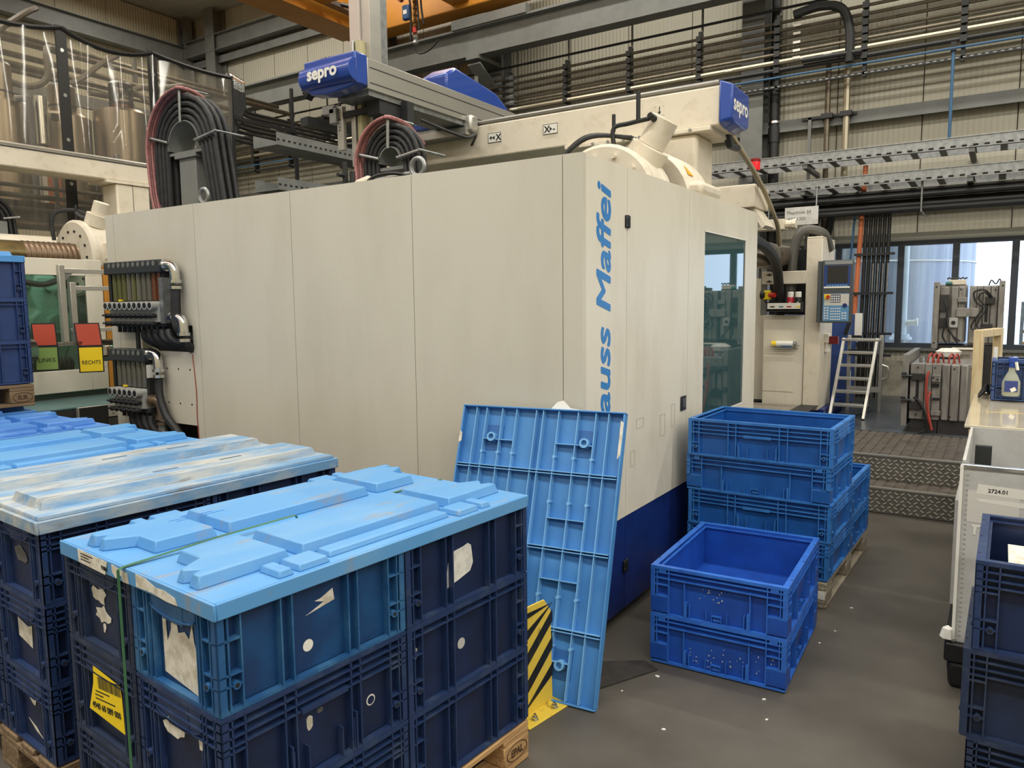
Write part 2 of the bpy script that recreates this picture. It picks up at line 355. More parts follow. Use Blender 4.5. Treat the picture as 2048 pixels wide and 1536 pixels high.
for x in (-1.46, 1.58): part('side_plate', MB().box((x, 6.36, 0), (x+.02, 7.85, .16)), chk, st)
# outside: the silo, its pipe, the yard
solo('yard_ground', MB().box((-40, 11.2, -.3), (40, 80, .1)), mat('yard_asphalt', (190, 186, 180), .9), 'pale paved yard outside the window band', 'ground', kind='structure')
silo = thing('storage_silo', 'tall silver corrugated silo standing outside behind the windows', 'silo', (-2.5, 15.6, .1))
silo_m = mat('silo_sheet', (144, 150, 164), .4, .5, c2=(180, 184, 192), sc=1.2, amt=.8, stretch=(6, 6, .15))
m = MB(); pr = []
N = 72; vs = []
for k in range(N): a = 2*pi*k/N; r = 2.05+(.035 if k % 2 else 0); pr.append((-2.5+r*cos(a), 15.6+r*sin(a)))
for z in (.1, 2.3, 4.5): part('shell_ring', MB().prism(pr, z, z+2.185), silo_m, silo)
for z in (2.29, 4.49): part('seam_band', MB().prism([(-2.5+2.1*cos(2*pi*k/48), 15.6+2.1*sin(2*pi*k/48)) for k in range(48)], z-.012, z+.012), white, silo)
dp = thing('drain_pipe', 'white vertical pipe with bolted flange in front of the silver silo', 'pipe', (-1.12, 12.6, .1))
part('tube', MB().cyl((-1.25, 12.6, 1.14), (-1.25, 12.6, 5), .075), mat('white_pipe', (206, 216, 222), .4), dp)
part('flange', MB().cyl((-1.25, 12.6, 1.06), (-1.25, 12.6, 1.1), .15).cyl((-1.25, 12.6, 1.1), (-1.25, 12.6, 1.14), .12), mat('white_pipe', (206, 216, 222)), dp)
part('support_foot', MB().cyl((-1.25, 12.6, .1), (-1.25, 12.6, 1.06), .06), steel, dp)
part('stub', MB().cyl((-1.25, 12.6, 1.3), (-1.05, 12.6, 1.32), .04).cyl((-1.05, 12.6, 1.32), (-1.03, 12.6, 1.32), .06), white, dp)
bl = thing('safety_barrier', 'orange and red mesh barrier standing in the yard outside', 'barrier', (.75, 15.3, .1))
for k in range(5): part('rail', MB().bar((.3, 15.3, .7+.2*k), (1.9, 15.3, .7+.2*k), .03, .05), orange, bl)
for x in (.3, 1.1, 1.9): part('post', MB().bar((x, 15.3, .1), (x, 15.3, 1.6), .05, .05, 0, (0, 1, 0)), steel, bl)
part('red_panel', MB().box((.45, 15.34, .9), (1.0, 15.36, 1.5)), red, bl)

# ---------------------------------------------------------------- pallets, crates, lids
def pallet(label, m, loc, rz, stamp=None, wm=None):
    """euro pallet; x is its 0.8 m side, y its 1.2 m side, origin in the middle of its base"""
    t = thing('euro_pallet', label, 'pallet', loc, rz); me = {}
    def pc(kind, x0, x1, y0, y1, z0, z1):
        key = (round(x1-x0, 3), round(y1-y0, 3), round(z1-z0, 3))
        c = ((x0+x1)/2, (y0+y1)/2, z0)
        if key not in me:
            o = part(kind, MB().box((-key[0]/2, -key[1]/2, 0), (key[0]/2, key[1]/2, key[2])), m, t, .004, True, seg=1); me[key] = o.data
        else:
            o = D.objects.new(kind, me[key]); COL.objects.link(o); o.parent = t; bev(o, .004, 1)
        WM[o.name] = WM[t.name] @ Matrix.Translation(c); o.location = c
        return o
    for x, w in ((-.3275, .145), (-.164, .1), (0, .145), (.164, .1), (.3275, .145)): pc('top_board', x-w/2, x+w/2, -.6, .6, .122, .144)
    for y in (-.5275, 0, .5275): pc('cross_board', -.4, .4, y-.0725, y+.0725, .100, .122)
    for x, w in ((-.35, .1), (0, .145), (.35, .1)):
        pc('bottom_board', x-w/2, x+w/2, -.6, .6, 0, .022)
        for y in (-.5275, 0, .5275): pc('block', x-w/2, x+w/2, y-.0725, y+.0725, .022, .100)
    if stamp:
        s, side, off = stamp
        M = at(loc, rz) @ (FX(.4012, off, .047) if side == 'x' else FY(off, -.6012, .047))
        text(s, .040, M, brand, t, 'burnt_mark', .001, 0, .8, .0004, 'CENTER')
        M2 = at(loc, rz) @ (FX(.4012, off, .061) if side == 'x' else FY(off, -.6012, .061))
        part('burnt_oval', MB().tube([M2 @ Vector((.058*cos(a*pi/12), .031*sin(a*pi/12), 0)) for a in range(24)], .0018, 4, closed=True), brand, t)
    return t
def crate_mb(L, Wd, H, style, dark=False):
    """stacking container; x length L, y width Wd; returns shell and rib meshes in local coordinates"""
    d = .021; sh = MB(); rb = MB(); hx, hy = L/2, Wd/2
    ix, iy = hx-d, hy-d; w = .004
    sh.box((-ix, -iy, .012), (ix, iy, .018))
    for s in (-1, 1):
        sh.box((-ix, s*iy, .012), (ix, s*(iy-w), H-.004)); sh.box((s*ix, -iy+w, .012), (s*(ix-w), iy-w, H-.004))
    # rim: outer lip and the ledge just inside it
    for s in (-1, 1):
        rb.box((-hx, s*hy, H-.014), (hx, s*(iy-w), H)); rb.box((s*hx, -iy+w, H-.014), (s*(ix-w), iy-w, H))
        rb.box((-ix+w, s*(iy-w), H-.022), (ix-w, s*(iy-w-.009), H-.016)); rb.box((s*(ix-w), -iy+w+.009, H-.022), (s*(ix-w-.009), iy-w-.009, H-.016))
    for side in range(4):
        a = side*pi/2; R = Matrix.Rotation(a, 4, 'Z'); Ls = L if side % 2 == 0 else Wd; off = hy if side % 2 == 0 else hx; long = side % 2 == 0 and L > Wd+.01 or (side % 2 == 0)
        rb.t = R @ Matrix.Translation((0, -off, 0)); sh.t = rb.t; h = Ls/2; t = .0045
        def hr(z, s0, s1, th=t, dd=0): rb.box((s0, dd, z-th/2), (s1, d, z+th/2))
        def vr(s, z0, z1, th=t, dd=0): rb.box((s-th/2, dd, z0), (s+th/2, d, z1))
        zs = [H-.034, H-.058, H-.080] if style == 'A' else [H-.030, H-.056]
        if style == 'N': zs = [H-.036]
        for z in zs: hr(z, -h, h)
        hr(.010, -h+.004, h-.004, .010, .002); zt = zs[-1]
        if style in 'AN':
            for s in (-1, 1):
                for q in (.002, .030, .064): vr(s*(h-q), .01, H-.01, t if q > .01 else .004)
                for z in (.36, .66): hr(H*z, s*(h-.064), s*h) if style == 'N' or long else None
                b = s*(h-.046); zb = .26*H
                hr(zb, s*(h-.064), s*h); rb.tube([(b, -.004, zb), (b, d, zb)], .0105, 10); rb.cyl((b, -.0045, zb), (b, -.0039, zb), .006, 8, 1)
            if long:
                for s in (-1, 1):
                    for q in (.15, .205): vr(s*Ls*q, .01, zt, t, .001)
                    vr(s*Ls*.15, zt, H-.01); vr(s*Ls*.205, zt, H-.01)
                if style == 'A':
                    rb.box((-.075, -.003, zt-.007), (.075, d, zt+.007))
                    for s in (-1, 1): vr(s*.105, .01, H*.42, .005); vr(s*.099, .01, H*.36, .004, .004); vr(s*.055, .01, H*.34, .003)
            else:
                for s in (-1, 1):
                    vr(s*Ls*.30, .01, H-.01); vr(s*Ls*.26, .01, zt, t, .004)
                    rb.box((s*Ls*.26, .004, H-.075), (s*Ls*.12, d, H-.014))
                P = [(Ls*.26*cos(pi*k/10), H-.062-.02*sin(pi*k/10)) for k in range(11)]
                for k in range(10): rb.bar((P[k][0], d/2, P[k][1]), (P[k+1][0], d/2, P[k+1][1]), d, .004, 0, (0, 0, 1))
                rb.box((-Ls*.12, .003, H-.09), (Ls*.12, d, H-.014))
        else:
            cz = min(.09, Ls*.14)
            for s in (-1, 1):
                sh.box((s*(h-.001), .0005, .022), (s*(h-cz), d, H*.40))
                vr(s*(h-cz), .01, H-.01); vr(s*(h-cz*.35), H*.4, H-.01); vr(s*(h-.0025), H*.4, H-.01, .004)
                hr(H*.63, s*(h-cz), s*h); hr(H*.405, s*(h-cz), s*h, .006)
                rb.box((s*(h-cz*.45), .001, H-.034), (s*(h-cz*.85), .004, H-.012))
                q = .24 if long else .2
                vr(s*Ls*q, .01, H-.05, .005, .004); vr(s*Ls*(q-.012), .01, H*.36, .010, .001); vr(s*Ls*(q-.04), .01, H*.32, .004, .004); vr(s*Ls*.075, .01, H*.28, .003, .006)
            rb.box((-.022, .006, .02), (-.019, d, .045)); rb.box((.019, .006, .02), (.022, d, .045)); rb.box((-.022, .006, .043), (.022, d, .046))
            rb.box((-.016, .012, .022), (.016, d, .036))
    rb.t = sh.t = Matrix.Identity(4)
    for sx in (-1, 1):
        for y in (-.36, -.02, .34): rb.box((sx*(hx-.010), y*Wd-.005, H), (sx*(hx-.004), y*Wd+.005, H+.0006), 1)
    return sh, rb
CR = {}; RIB = {crate_navy.name: rib_navy, crate_teal.name: rib_teal, crate_black.name: rib_black, crate_blue.name: rib_blue, crate_blue2.name: rib_blue2}
def crate(key, L, Wd, H, style, m, label, loc, rz, group=None):
    k = (key, m.name)
    if k not in CR:
        t = thing('stacking_crate', label, 'crate', loc, rz, group); a, b = crate_mb(L, Wd, H, style)
        part('shell', a, m, t, 0, True); part('rib_frame', b, [RIB.get(m.name, m), darkgap], t, 0, True); CR[k] = t
        # the hinge of later copies stays clear of stickers: they are added after all copies are made
        return t
    src = CR[k]; n = D.objects.new('stacking_crate', None); n.empty_display_size = .1; COL.objects.link(n)
    WM[n.name] = at(loc, rz); n.matrix_world = WM[n.name]; props(n, label, 'crate', group)
    for nm in ('shell', 'rib_frame'):
        s = next(c for c in src.children if c.name.split('.')[0] == nm); c = s.copy(); COL.objects.link(c); c.parent = n; WM[c.name] = WM[n.name]
    return n
def blob(w, h, seed, n=14, jag=.22):
    r = random.Random(seed); P = []
    for k in range(n):
        a = 2*pi*k/n; q = 1+r.uniform(-jag, jag); c, s = cos(a), sin(a); e = max(abs(c), abs(s))**.6
        P.append((w/2*c/e*q*.95, h/2*s/e*q*.95))
    return P
def sticker(t, M, poly, m=None, name='torn_label', label=None, z=.0008):
    mb = MB(); mb.t = M; mb.prism(poly, 0, z); return part(name, mb, m or paper, t, label=label)
def lid(label, m, loc, rz, L=1.2, Wd=.8, kind='pads', top=None, group=None):
    """lid for a pallet stack; origin at the middle of its skirt's lower edge, cover plate .042 above"""
    t = thing('stack_cover', label, 'cover', loc, rz, group); hx, hy = Wd/2, L/2; h = .042
    sk = MB()
    for s in (-1, 1): sk.box((-hx, s*hy, 0), (hx, s*(hy-.008), h)); sk.box((s*hx, -hy+.008, 0), (s*(hx-.008), hy-.008, h))
    part('skirt', sk, m, t, .003, True); part('cover_plate', MB().box((-hx+.008, -hy+.008, h-.005), (hx-.008, hy-.008, h-.0005)), m, t, 0, True)
    def pad(poly, z, ins=.010): part('raised_pad', MB().prism(poly, h-.001, h+z, 0, ins), m, t, .004, True)
    if kind == 'pads':
        Z = .032
        for s in (-1, 1):
            a, b = .055, .295                      # across: from the middle outwards
            for e in (-1, 1):
                P = [(s*a, e*.31), (s*b, e*.31), (s*b, e*.575), (s*(b-.045), e*.575), (s*(b-.055), e*.55), (s*(b-.075), e*.575), (s*(a+.14), e*.575), (s*(a+.10), e*.50), (s*a, e*.50)]
                pad(P, Z)
                pad([(s*.300, e*.255), (s*.388, e*.255), (s*.388, e*.355), (s*.300, e*.355)], .018, .007)
                pad([(s*.300, e*.368), (s*.388, e*.368), (s*.388, e*.415), (s*.300, e*.415)], .018, .007)
            pad([(s*a, -.275), (s*(b), -.275), (s*b, .275), (s*a, .275)], Z)
            pad([(s*.300, -.238), (s*.362, -.238), (s*.362, .238), (s*.300, .238)], .016, .007)
    elif kind == 'bars':
        pad([(-hx+.012, -hy+.012), (hx-.012, -hy+.012), (hx-.012, hy-.012), (-hx+.012, hy-.012)], .014, .003)
        for x0, x1 in ((.085, .325), (-.325, -.085)):
            e = hy-.05
            P = [(x0, -e), (x1-.05, -e), (x1-.035, -e+.03), (x1-.02, -e), (x1, -e), (x1, e), (x0, e)]
            part('raised_pad', MB().prism(P, h+.012, h+.046, 0, .012), m, t, .004, True)
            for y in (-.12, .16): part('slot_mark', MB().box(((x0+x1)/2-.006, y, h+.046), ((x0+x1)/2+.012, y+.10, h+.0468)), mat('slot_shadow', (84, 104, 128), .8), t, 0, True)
    else:
        # seen from below: ribs, double cross webs, hollow bosses
        rib = MB(); rm = mat('leaning_rib_plastic', (118, 178, 228), .45)
        for x in (-.335, -.28, -.195, -.12, -.018, .018, .095, .19, .275, .335): rib.box((x-.002, -hy+.01, .004), (x+.002, hy-.01, h-.006))
        for y in (-.33, 0, .33):
            for q in (-.006, .006): rib.box((-hx+.01, y+q-.002, .001), (hx-.01, y+q+.002, h-.006))
        for x0, x1 in ((-.28, -.12), (.095, .275)):
            for y in (-.13, .13, .46, -.46): rib.box((x0, y-.002, .004), (x1, y+.002, h-.006))
        part('rib_grid', rib, rm, t, 0, True)
        for x in (-.235, .235):
            for y in (-.47, .47):
                part('hollow_boss', MB().lathe([(.022, h-.006), (.022, -.004), (.014, -.004), (.014, .02)], 14, 0, (x, y, 0)), rm, t, 0, True)
                part('pocket_floor', MB().box((x-.045, y-.06, h-.008), (x+.045, y+.06, h-.0055)), mat('lid_pocket', (52, 106, 168), .5), t, 0, True)
        nb = MB()
        for x in (-.28, -.195, -.12, .095, .19, .275):
            for y in (-.40, -.2, .2, .40): nb.lathe([(.008, h-.006), (.008, .003)], 8, 0, (x+.0, y, 0))
        part('rib_node', nb, rm, t, 0, True, kind='stuff')
        for x in (-.24, .24): pad([(x-.11, -.55), (x+.11, -.55), (x+.11, .55), (x-.11, .55)], .012)
    return t
def strap(label, pts, w, wid, m=strap_m):
    mb = MB()
    for a, b in zip(pts[:-1], pts[1:]): mb.bar(a, b, wid, w, 0, (0, 0, 1) if abs(b[2]-a[2]) < .3 else (0, 1, 0))
    return solo('packing_strap', mb, m, label, 'strap')

# stack 1, nearest: three layers of 2 x 2 crates on an EPAL pallet under a light blue lid
TH = -.0775
def loc1(u, v, z=0):           # u along the long side from the near right corner, v across to the left
    return (-1.4642-sin(TH)*u-cos(TH)*v, .998+cos(TH)*u-sin(TH)*v, z)
pallet('fresh wooden pallet with burnt oval mark under the nearest lidded crate stack', wood, loc1(.6, .4), TH, ('EPAL', 'x', .5275))
PL = .145; HC = .275
st1 = {}
names = {0: 'lowest', 1: 'middle', 2: 'topmost'}
for k in range(3):
    for u, v, pos in ((.302, .2, 'near right'), (.902, .2, 'far right'), (.302, .6, 'near left')):
        sk = {'near right': ('N' if k == 2 else 'A'), 'far right': 'N', 'near left': 'A'}[pos]
        m = crate_teal if (k == 2 and pos == 'near right') else (crate_black if pos == 'near left' else crate_navy)
        what = {('near right', 2): 'worn teal blue crate with round white sticker at the lid corner nearest the camera', ('near right', 1): 'dark navy crate with bean shaped white scrap below the teal crate',
                ('near right', 0): 'dark navy crate lowest at the near corner of the nearest stack', ('far right', 2): 'navy crate with large crumpled white label under the light blue lid',
                ('far right', 1): 'navy crate with round silver sticker above the pallet beside the striped post', ('far right', 0): 'plain navy crate on the EPAL stamped pallet beside the striped post',
                ('near left', 2): 'blackish crate with flaked paper remains behind the green strap', ('near left', 1): 'blackish crate carrying the yellow barcode label',
                ('near left', 0): 'blackish crate lowest behind the green strap, below the yellow label'}[(pos, k)]
        st1[pos, k] = crate('S%s' % sk, .596, .396, HC+.004, sk, m, what, loc1(u, v, PL+HC*k), TH+pi/2, 'crates of the nearest stack')
lid1 = lid('light blue lid with raised pads and green strap on the nearest stack', lid_blue, loc1(.6, .4, .938), TH, 1.205, .812)
def S1(side, s, z, pos):       # point on the stack's outside: right face (s along) or near face (s across)
    th = TH
    if side == 'r': return face(loc1(s, -.0005, z), (-sin(th), cos(th), 0), (0, 0, 1))
    return face(loc1(-.0005, s, z), (cos(th), sin(th), 0), (0, 0, 1))
IN = .0215
def S1w(side, s, z, dep=IN):
    th = TH
    if side == 'r': p = loc1(s, .004+dep-.002, z); return face(p, (-sin(th), cos(th), 0), (0, 0, 1))
    p = loc1(.004+dep-.002, s, z); return face(p, (cos(th), sin(th), 0), (0, 0, 1))
disc = lambda r, n=20: [(r*cos(2*pi*k/n), r*sin(2*pi*k/n)) for k in range(n)]
sticker(st1['near right', 2], S1w('r', .27, .775), disc(.016), white, 'round_sticker')
sticker(st1['near right', 2], S1w('r', .315, .875), [(-.05, -.02), (.0, -.012), (.045, -.005), (.04, .028), (.0, .012), (-.02, .01), (.01, .0)], paper)
sticker(st1['near right', 1], S1w('r', .265, .565), blob(.022, .042, 3, 10, .12), paper, 'paper_scrap')
sticker(st1['near right', 1], S1w('r', .475, .535), disc(.016), white, 'round_sticker'); sticker(st1['near right', 1], S1w('r', .475, .535, IN-.0012), disc(.012), crate_navy, 'sticker_hole')
sticker(st1['near right', 1], S1w('r', .30, .585), blob(.02, .016, 8), mat('grey_smear', (92, 92, 92), .8), 'smear')
sticker(st1['far right', 2], S1w('r', .855, .82, IN+.0), [(-.075, -.07), (-.03, -.055), (.0, -.05), (.06, -.035), (.075, -.01), (.066, .05), (.05, .06), (.03, .055), (-.02, .05), (-.045, .02), (-.05, -.01)], mat('crumpled_white', (228, 226, 220), .8, c2=(196, 194, 188), sc=30, amt=.8))
sticker(st1['far right', 2], S1w('r', .835, .845, IN+.0005), blob(.13, .08, 5, 14, .3), mat('grey_smear', (92, 92, 92)), 'smear')
sticker(st1['far right', 1], S1w('r', .865, .555), disc(.018), mat('silver_sticker', (190, 190, 186), .4), 'round_sticker')
sticker(st1['far right', 1], S1w('r', .66, .60), [(-.004, -.02), (.004, -.01), (.005, .012), (-.002, .02)], paper, 'paper_scrap')
sticker(st1['near right', 2], S1w('f', .205, .815), [(-.075, -.085), (.085, -.105), (.088, -.01), (.072, .03), (.066, .075), (.05, .03), (.03, .045), (.0, .035), (-.01, .08), (-.03, .085), (-.035, .035), (-.055, .0), (-.06, .085), (-.075, .085)], paper)
sticker(st1['near right', 1], S1w('f', .22, .605, .006), blob(.10, .05, 12, 14, .35), paper); sticker(st1['near right', 1], S1w('f', .10, .60, .006), blob(.018, .03, 13, 8, .3), paper, 'paper_scrap')
for i, (s, z, w, h) in enumerate(((.62, .885, .11, .035), (.63, .845, .085, .045), (.615, .795, .08, .045), (.61, .755, .016, .03))):
    sticker(st1['near left', 2], S1w('f', s, z), blob(w, h, 20+i, 14, .33), paper)
sticker(st1['near right', 1], S1w('f', .19, .48), blob(.016, .022, 31, 8, .3), paper, 'paper_scrap'); sticker(st1['near left', 0], S1w('f', .6, .30), blob(.12, .09, 33, 14, .4), paper)
yl = S1w('f', .595, .565, .003); tilt = Matrix.Rotation(radians(6), 4, 'Z'); M = yl @ tilt
sticker(st1['near left', 1], M, [(-.11, -.055), (.10, -.085), (.105, .02), (.10, .05), (-.03, .075), (-.055, .08), (-.065, .03)], lab_yellow, 'shipping_label', 'yellow shipping label with barcode')
T0 = lambda x, y: M @ Matrix.Translation((x, y, .0012))
text('4940 60 089 000', .026, T0(-.085, -.045), black, st1['near left', 1], 'label_text', .0004, 0, .98)
for i, (x0, w) in enumerate(((-.055, .085), (-.06, .05), (-.06, .12))):
    mb = MB(); mb.t = M; mb.box((x0, .006-.011*i, .0008), (x0+w, .0095-.011*i, .0012)); part('print_line', mb, black, st1['near left', 1])
mb = MB(); mb.t = M; x = -.035; rr = random.Random(4)
while x < .098: w = rr.choice((.0015, .003, .004)); mb.box((x, .018, .0008), (x+w, .052, .0012)); x += w+rr.choice((.0015, .0025))
part('barcode', mb, black, st1['near left', 1], kind='stuff')
mb = MB(); mb.t = at((0, 0, 0)); ML = WM[lid1.name]
def lidface(x, z): return ML @ FY(x, -.6035, z)
sticker(lid1, lidface(-.19, .020), [(-.09, -.016), (.07, -.020), (.085, .018), (-.092, .021)], paper, 'lid_label'); sticker(lid1, lidface(-.05, .018), [(-.03, .0), (-.01, -.014), (.02, .0), (.03, -.016), (.06, -.014), (.055, .012), (-.03, .02)], paper, 'torn_label')
sticker(lid1, lidface(.15, .020), [(-.10, -.014), (-.02, -.012), (.05, -.018), (.10, -.017), (.09, .0), (.04, .008), (.0, .006), (-.05, .018), (-.10, .02)], paper, 'torn_label')
text('9180A', .016, lidface(-.14, .012) @ Matrix.Translation((0, 0, .001)), black, lid1, 'label_text', .0004, 0, .8)
for i, w in enumerate((.075, .05, .06)): part('print_line', MB().box((-.265, -.6046, .030-.008*i), (-.265+w, -.6042, .033-.008*i)), black, lid1, 0, True)
part('embossed_line', MB().box((0, 0, 0), (.14, .003, .0006)) if False else MB().box((-.22, -.37, .0742), (-.217, -.23, .0748)).box((-.2, -.36, .0742), (-.197, -.2, .0748)), lid_blue2, lid1, 0, True)
q = lambda u, v, z: loc1(u, v, z)
strap('thin green packing strap over the nearest light blue lid', [q(-.018, .413, .15), q(-.018, .413, .978), q(-.004, .413, .983), q(.25, .408, .995), q(.52, .40, 1.0), q(.53, .40, .984), q(1.19, .40, .984)], .0012, .013)

# stacks behind it, to the left
def corner(cx, cy, th):        # near right corner and turn of a further stack
    return lambda u, v, z=0: (cx-sin(th)*u-cos(th)*v, cy+cos(th)*u-sin(th)*v, z)
T2 = -.066; loc2 = corner(-2.525, 1.115, T2)
pallet('weathered pallet under the stack with the dirty two bar lid', wood_d, loc2(.6, .4), T2)
for k in range(3):
    for u, v, pos in ((.302, .2, 'r'), (.302, .6, 'l'), (.902, .2, 'f')):
        lab = {'r': ('crate with torn white label flap, lowest at the corner of the dirty lidded stack', 'crate with pale rectangular label, middle at the corner of the dirty lidded stack', 'crate with scratched panel right below the dirty lid corner')[k],
               'l': 'navy crate in the left column of the dirty lidded stack, %s layer' % ('bottom', 'middle', 'top')[k], 'f': 'navy crate at the far end of the dirty lidded stack, %s layer' % ('bottom', 'middle', 'top')[k]}[pos]
        c = crate('SN' if pos == 'f' else 'SA', .596, .396, HC+.004, 'N' if pos == 'f' else 'A', crate_navy, lab, loc2(u, v, PL+HC*k), T2+pi/2, 'crates of the second stack')
        if pos == 'r':
            F = lambda s, z, d=IN: face(loc2(.002+d, s, z), (cos(T2), sin(T2), 0), (0, 0, 1))
            if k == 1: sticker(c, F(.235, .555), [(-.05, -.03), (.06, -.05), (.065, .03), (.03, .02), (-.05, .035)], paper)
            if k == 0: sticker(c, F(.21, .31), blob(.05, .03, 40, 10, .4), paper); sticker(c, F(.20, .22), [(-.06, .01), (.0, -.02), (.05, -.03), (.0, -.005)], paper)
            if k == 2: sticker(c, F(.21, .83), blob(.1, .05, 41, 12, .4), mat('grey_smear', (92, 92, 92)), 'smear')
lid2 = lid('dirty grey blue lid with two long raised bars', lid_worn, loc2(.6, .4, .938), T2, 1.215, .825, 'bars')
solo('crumpled_paper', MB().lathe([(.004, 0), (.028, .008), (.022, .026), (.03, .030), (.008, .038)], 7, 0, loc2(1.03, .20, .9852)), mat('brown_paper', (150, 136, 116), .8, c2=(96, 84, 70), sc=60, amt=.9), 'crumpled brown paper ball on the dirty two bar lid', 'litter')
q = loc2; strap('dark green packing strap down the front of the dirty lidded stack', [q(-.018, .47, .15), q(-.018, .47, .99)], .0012, .013, mat('dark_green_strap', (34, 70, 54), .45))
T3 = -.05; loc3 = corner(-3.43, 1.10, T3)
T4 = -.05; loc4 = corner(-4.36, 1.13, T4)
T5 = -.06; loc5 = corner(-5.43, 1.22, T5)
for n, (lc, th, mlid, lab) in enumerate(((loc3, T3, mat('sky_lid_plastic', (76, 144, 206), .45, c2=(108, 160, 202), sc=4, amt=.5, stretch=(1.6, .5, 1)), 'sky blue lid with raised pads behind the dirty two bar lid'), (loc4, T4, lid_blue2, 'deep blue lid with raised pads, fourth from the camera'),
                                        (loc5, T5, lid_blue2, 'deep blue lid carrying the raised pallet with upper crates'))):
    pallet(('worn pallet under the sky blue lidded stack', 'worn pallet under the fourth lidded stack', 'worn pallet under the double height stack')[n], wood_d, lc(.6, .4), th)
    for k in range(3):
        for u, v, pos in ((.302, .2, 'near'), (.902, .2, 'far')):
            crate('SA', .596, .396, HC+.004, 'A', crate_navy, 'navy crate at the %s right of the %s stack, %s layer' % (pos, ('sky blue lidded', 'deep blue lidded', 'double height')[n], ('bottom', 'middle', 'top')[k]), lc(u, v, PL+HC*k), th+pi/2, 'crates of the rear stacks')
    lid(lab, mlid, lc(.6, .4, .938), th, 1.205, .812)
zz = 1.014
pallet('dark weathered pallet raised on top of a lidded stack', wood_d, loc5(.6, .4, zz), T5, ('EUR', 'x', .5275))
for k in range(3):
    for u, pos in ((.302, 'near'), (.902, 'far')):
        crate('SN', .596, .396, HC+.004, 'N', mat('slate_crate_plastic', (42, 66, 116), .45, c2=(32, 52, 96), sc=5, amt=.6), 'slate blue crate at the %s end of the raised upper stack, %s layer' % (pos, ('bottom', 'middle', 'top')[k]), loc5(u, .2, zz+PL+HC*k), T5+pi/2, 'crates of the raised stack')
lid('bright blue lid on the raised upper stack at the picture edge', mat('sky_lid_plastic', (84, 158, 220)), loc5(.6, .4, zz+.938), T5, 1.205, .812)

# lid leaning against the machine's corner
up = Vector((-1.345, 2.957, 1.16))-Vector((-1.30, 2.578, .012)); up.normalize(); side = Vector((cos(radians(5)), sin(radians(5)), 0)); side = (side-up*side.dot(up)).normalized()
nrm = side.cross(up)           # out of the underside, towards the aisle
p0 = Vector((-1.30, 2.578, .006))-side*.41+up*.6175
Mx = Matrix((side, -up, -nrm)).transposed().to_4x4(); Mx.translation = p0
if Mx.determinant() < 0: Mx = Matrix((side, up, -nrm)).transposed().to_4x4(); Mx.translation = p0
t = lid('light blue lid leaning upright with its ribbed underside showing', mat('leaning_lid_plastic', (78, 142, 204), .45, c2=(64, 126, 192), sc=4, amt=.6), (0, 0, 0), 0, 1.235, .82, 'under'); t.matrix_world = Mx
def relw(o, mm):
    WM[o.name] = mm
    for c in o.children: relw(c, mm)
relw(t, Mx)
ms = Mx @ Matrix.Translation((.405, 0, .02))
sticker(t, face(p0+up*.50+side*.409+nrm*.001, side, up) @ Matrix.Translation((-.008, 0, 0)), [(-.006, -.09), (.006, -.07), (.008, .07), (-.006, .08)], paper)
sticker(t, face(p0+up*.612-nrm*.03+side*.12, side, up), [(-.085, 0), (.075, 0), (.06, .012), (.02, .016), (-.02, .05), (-.05, .042)], white, 'paper_flap')
sticker(t, face(p0+up*.46-side*.405+nrm*.0012, side, up), [(-.004, -.03), (.012, -.02), (.01, .02), (-.002, .03)], paper)

# bollard guard beside the nearest stack
g = thing('corner_guard', 'yellow and black striped steel corner guard bolted to the floor', 'guard', (-1.51, 2.475, 0), radians(80))
mb = MB(); mb.prism([(-.10, .006), (.10, .006), (.09, .40), (.05, .455), (-.04, .455), (-.10, .44)], -.003, .003)
mb.v = [Vector((v.x, v.z, v.y)) for v in mb.v]; mb.f = [tuple(reversed(f)) for f in mb.f]
part('upright_plate', mb, yellow, g, .001, True)
part('side_plate', MB().box((-.10, .003, .006), (-.094, .14, .43)), yellow, g, .001, True)
part('base_plate', MB().box((-.125, -.075, 0), (.125, .14, .006)), yellow, g, .002, True)
for k in range(5):
    z = -.06+.115*k; c = [(x, max(.008, min(.43, z+d+(x+.10)*.9))) for x, d in ((-.10, 0), (.10, 0), (.10, .052), (-.10, .052))]
    if c[1][1] - c[0][1] < .02: continue
    mb = MB(); mb.prism(c, .0032, .0042); mb.v = [Vector((v.x, -v.z, v.y)) for v in mb.v]
    part('black_stripe', mb, black_tape, g, 0, True)
for x in (-.06, .06): part('anchor_bolt', MB().lathe([(.016, 0), (.016, .004), (.012, .004), (.012, .014), (.006, .014), (.006, .024)], 8, 0, (x, -.045, .006)), chrome, g, 0, True)
part('red_cap', MB().box((-.10, .0, .45), (-.05, .05, .467)), red, g, 0, True)

# two open royal blue crates on the floor
TF = .035
for k in (0, 1):
    c = crate('FB', .60, .78, .235, 'B', crate_blue2, ('royal blue crate on the floor carrying an open one', 'open royal blue crate, upper of the pair on the floor')[k], (-.997, 3.515, .002+.226*k), TF, 'royal blue crate pair')
    F = lambda s, z: at((-.997, 3.515, .226*k), TF) @ FY(s, -.3755, z)
    rr = random.Random(50+k); mb = MB()
    for i in range(40 if k == 0 else 14):
        s, z, r = rr.uniform(-.12, .25) if k == 0 else rr.uniform(-.08, .03), rr.uniform(.03, .15) if k == 0 else rr.uniform(.10, .16), rr.uniform(.001, .0035)
        mb.t = F(s, z); mb.prism(blob(2*r, 2*r, i, 6, .4), 0, .0008)
    mb.t = Matrix.Identity(4); part('paint_fleck', mb, mat('grey_white_fleck', (190, 190, 180), .8), c, kind='stuff')
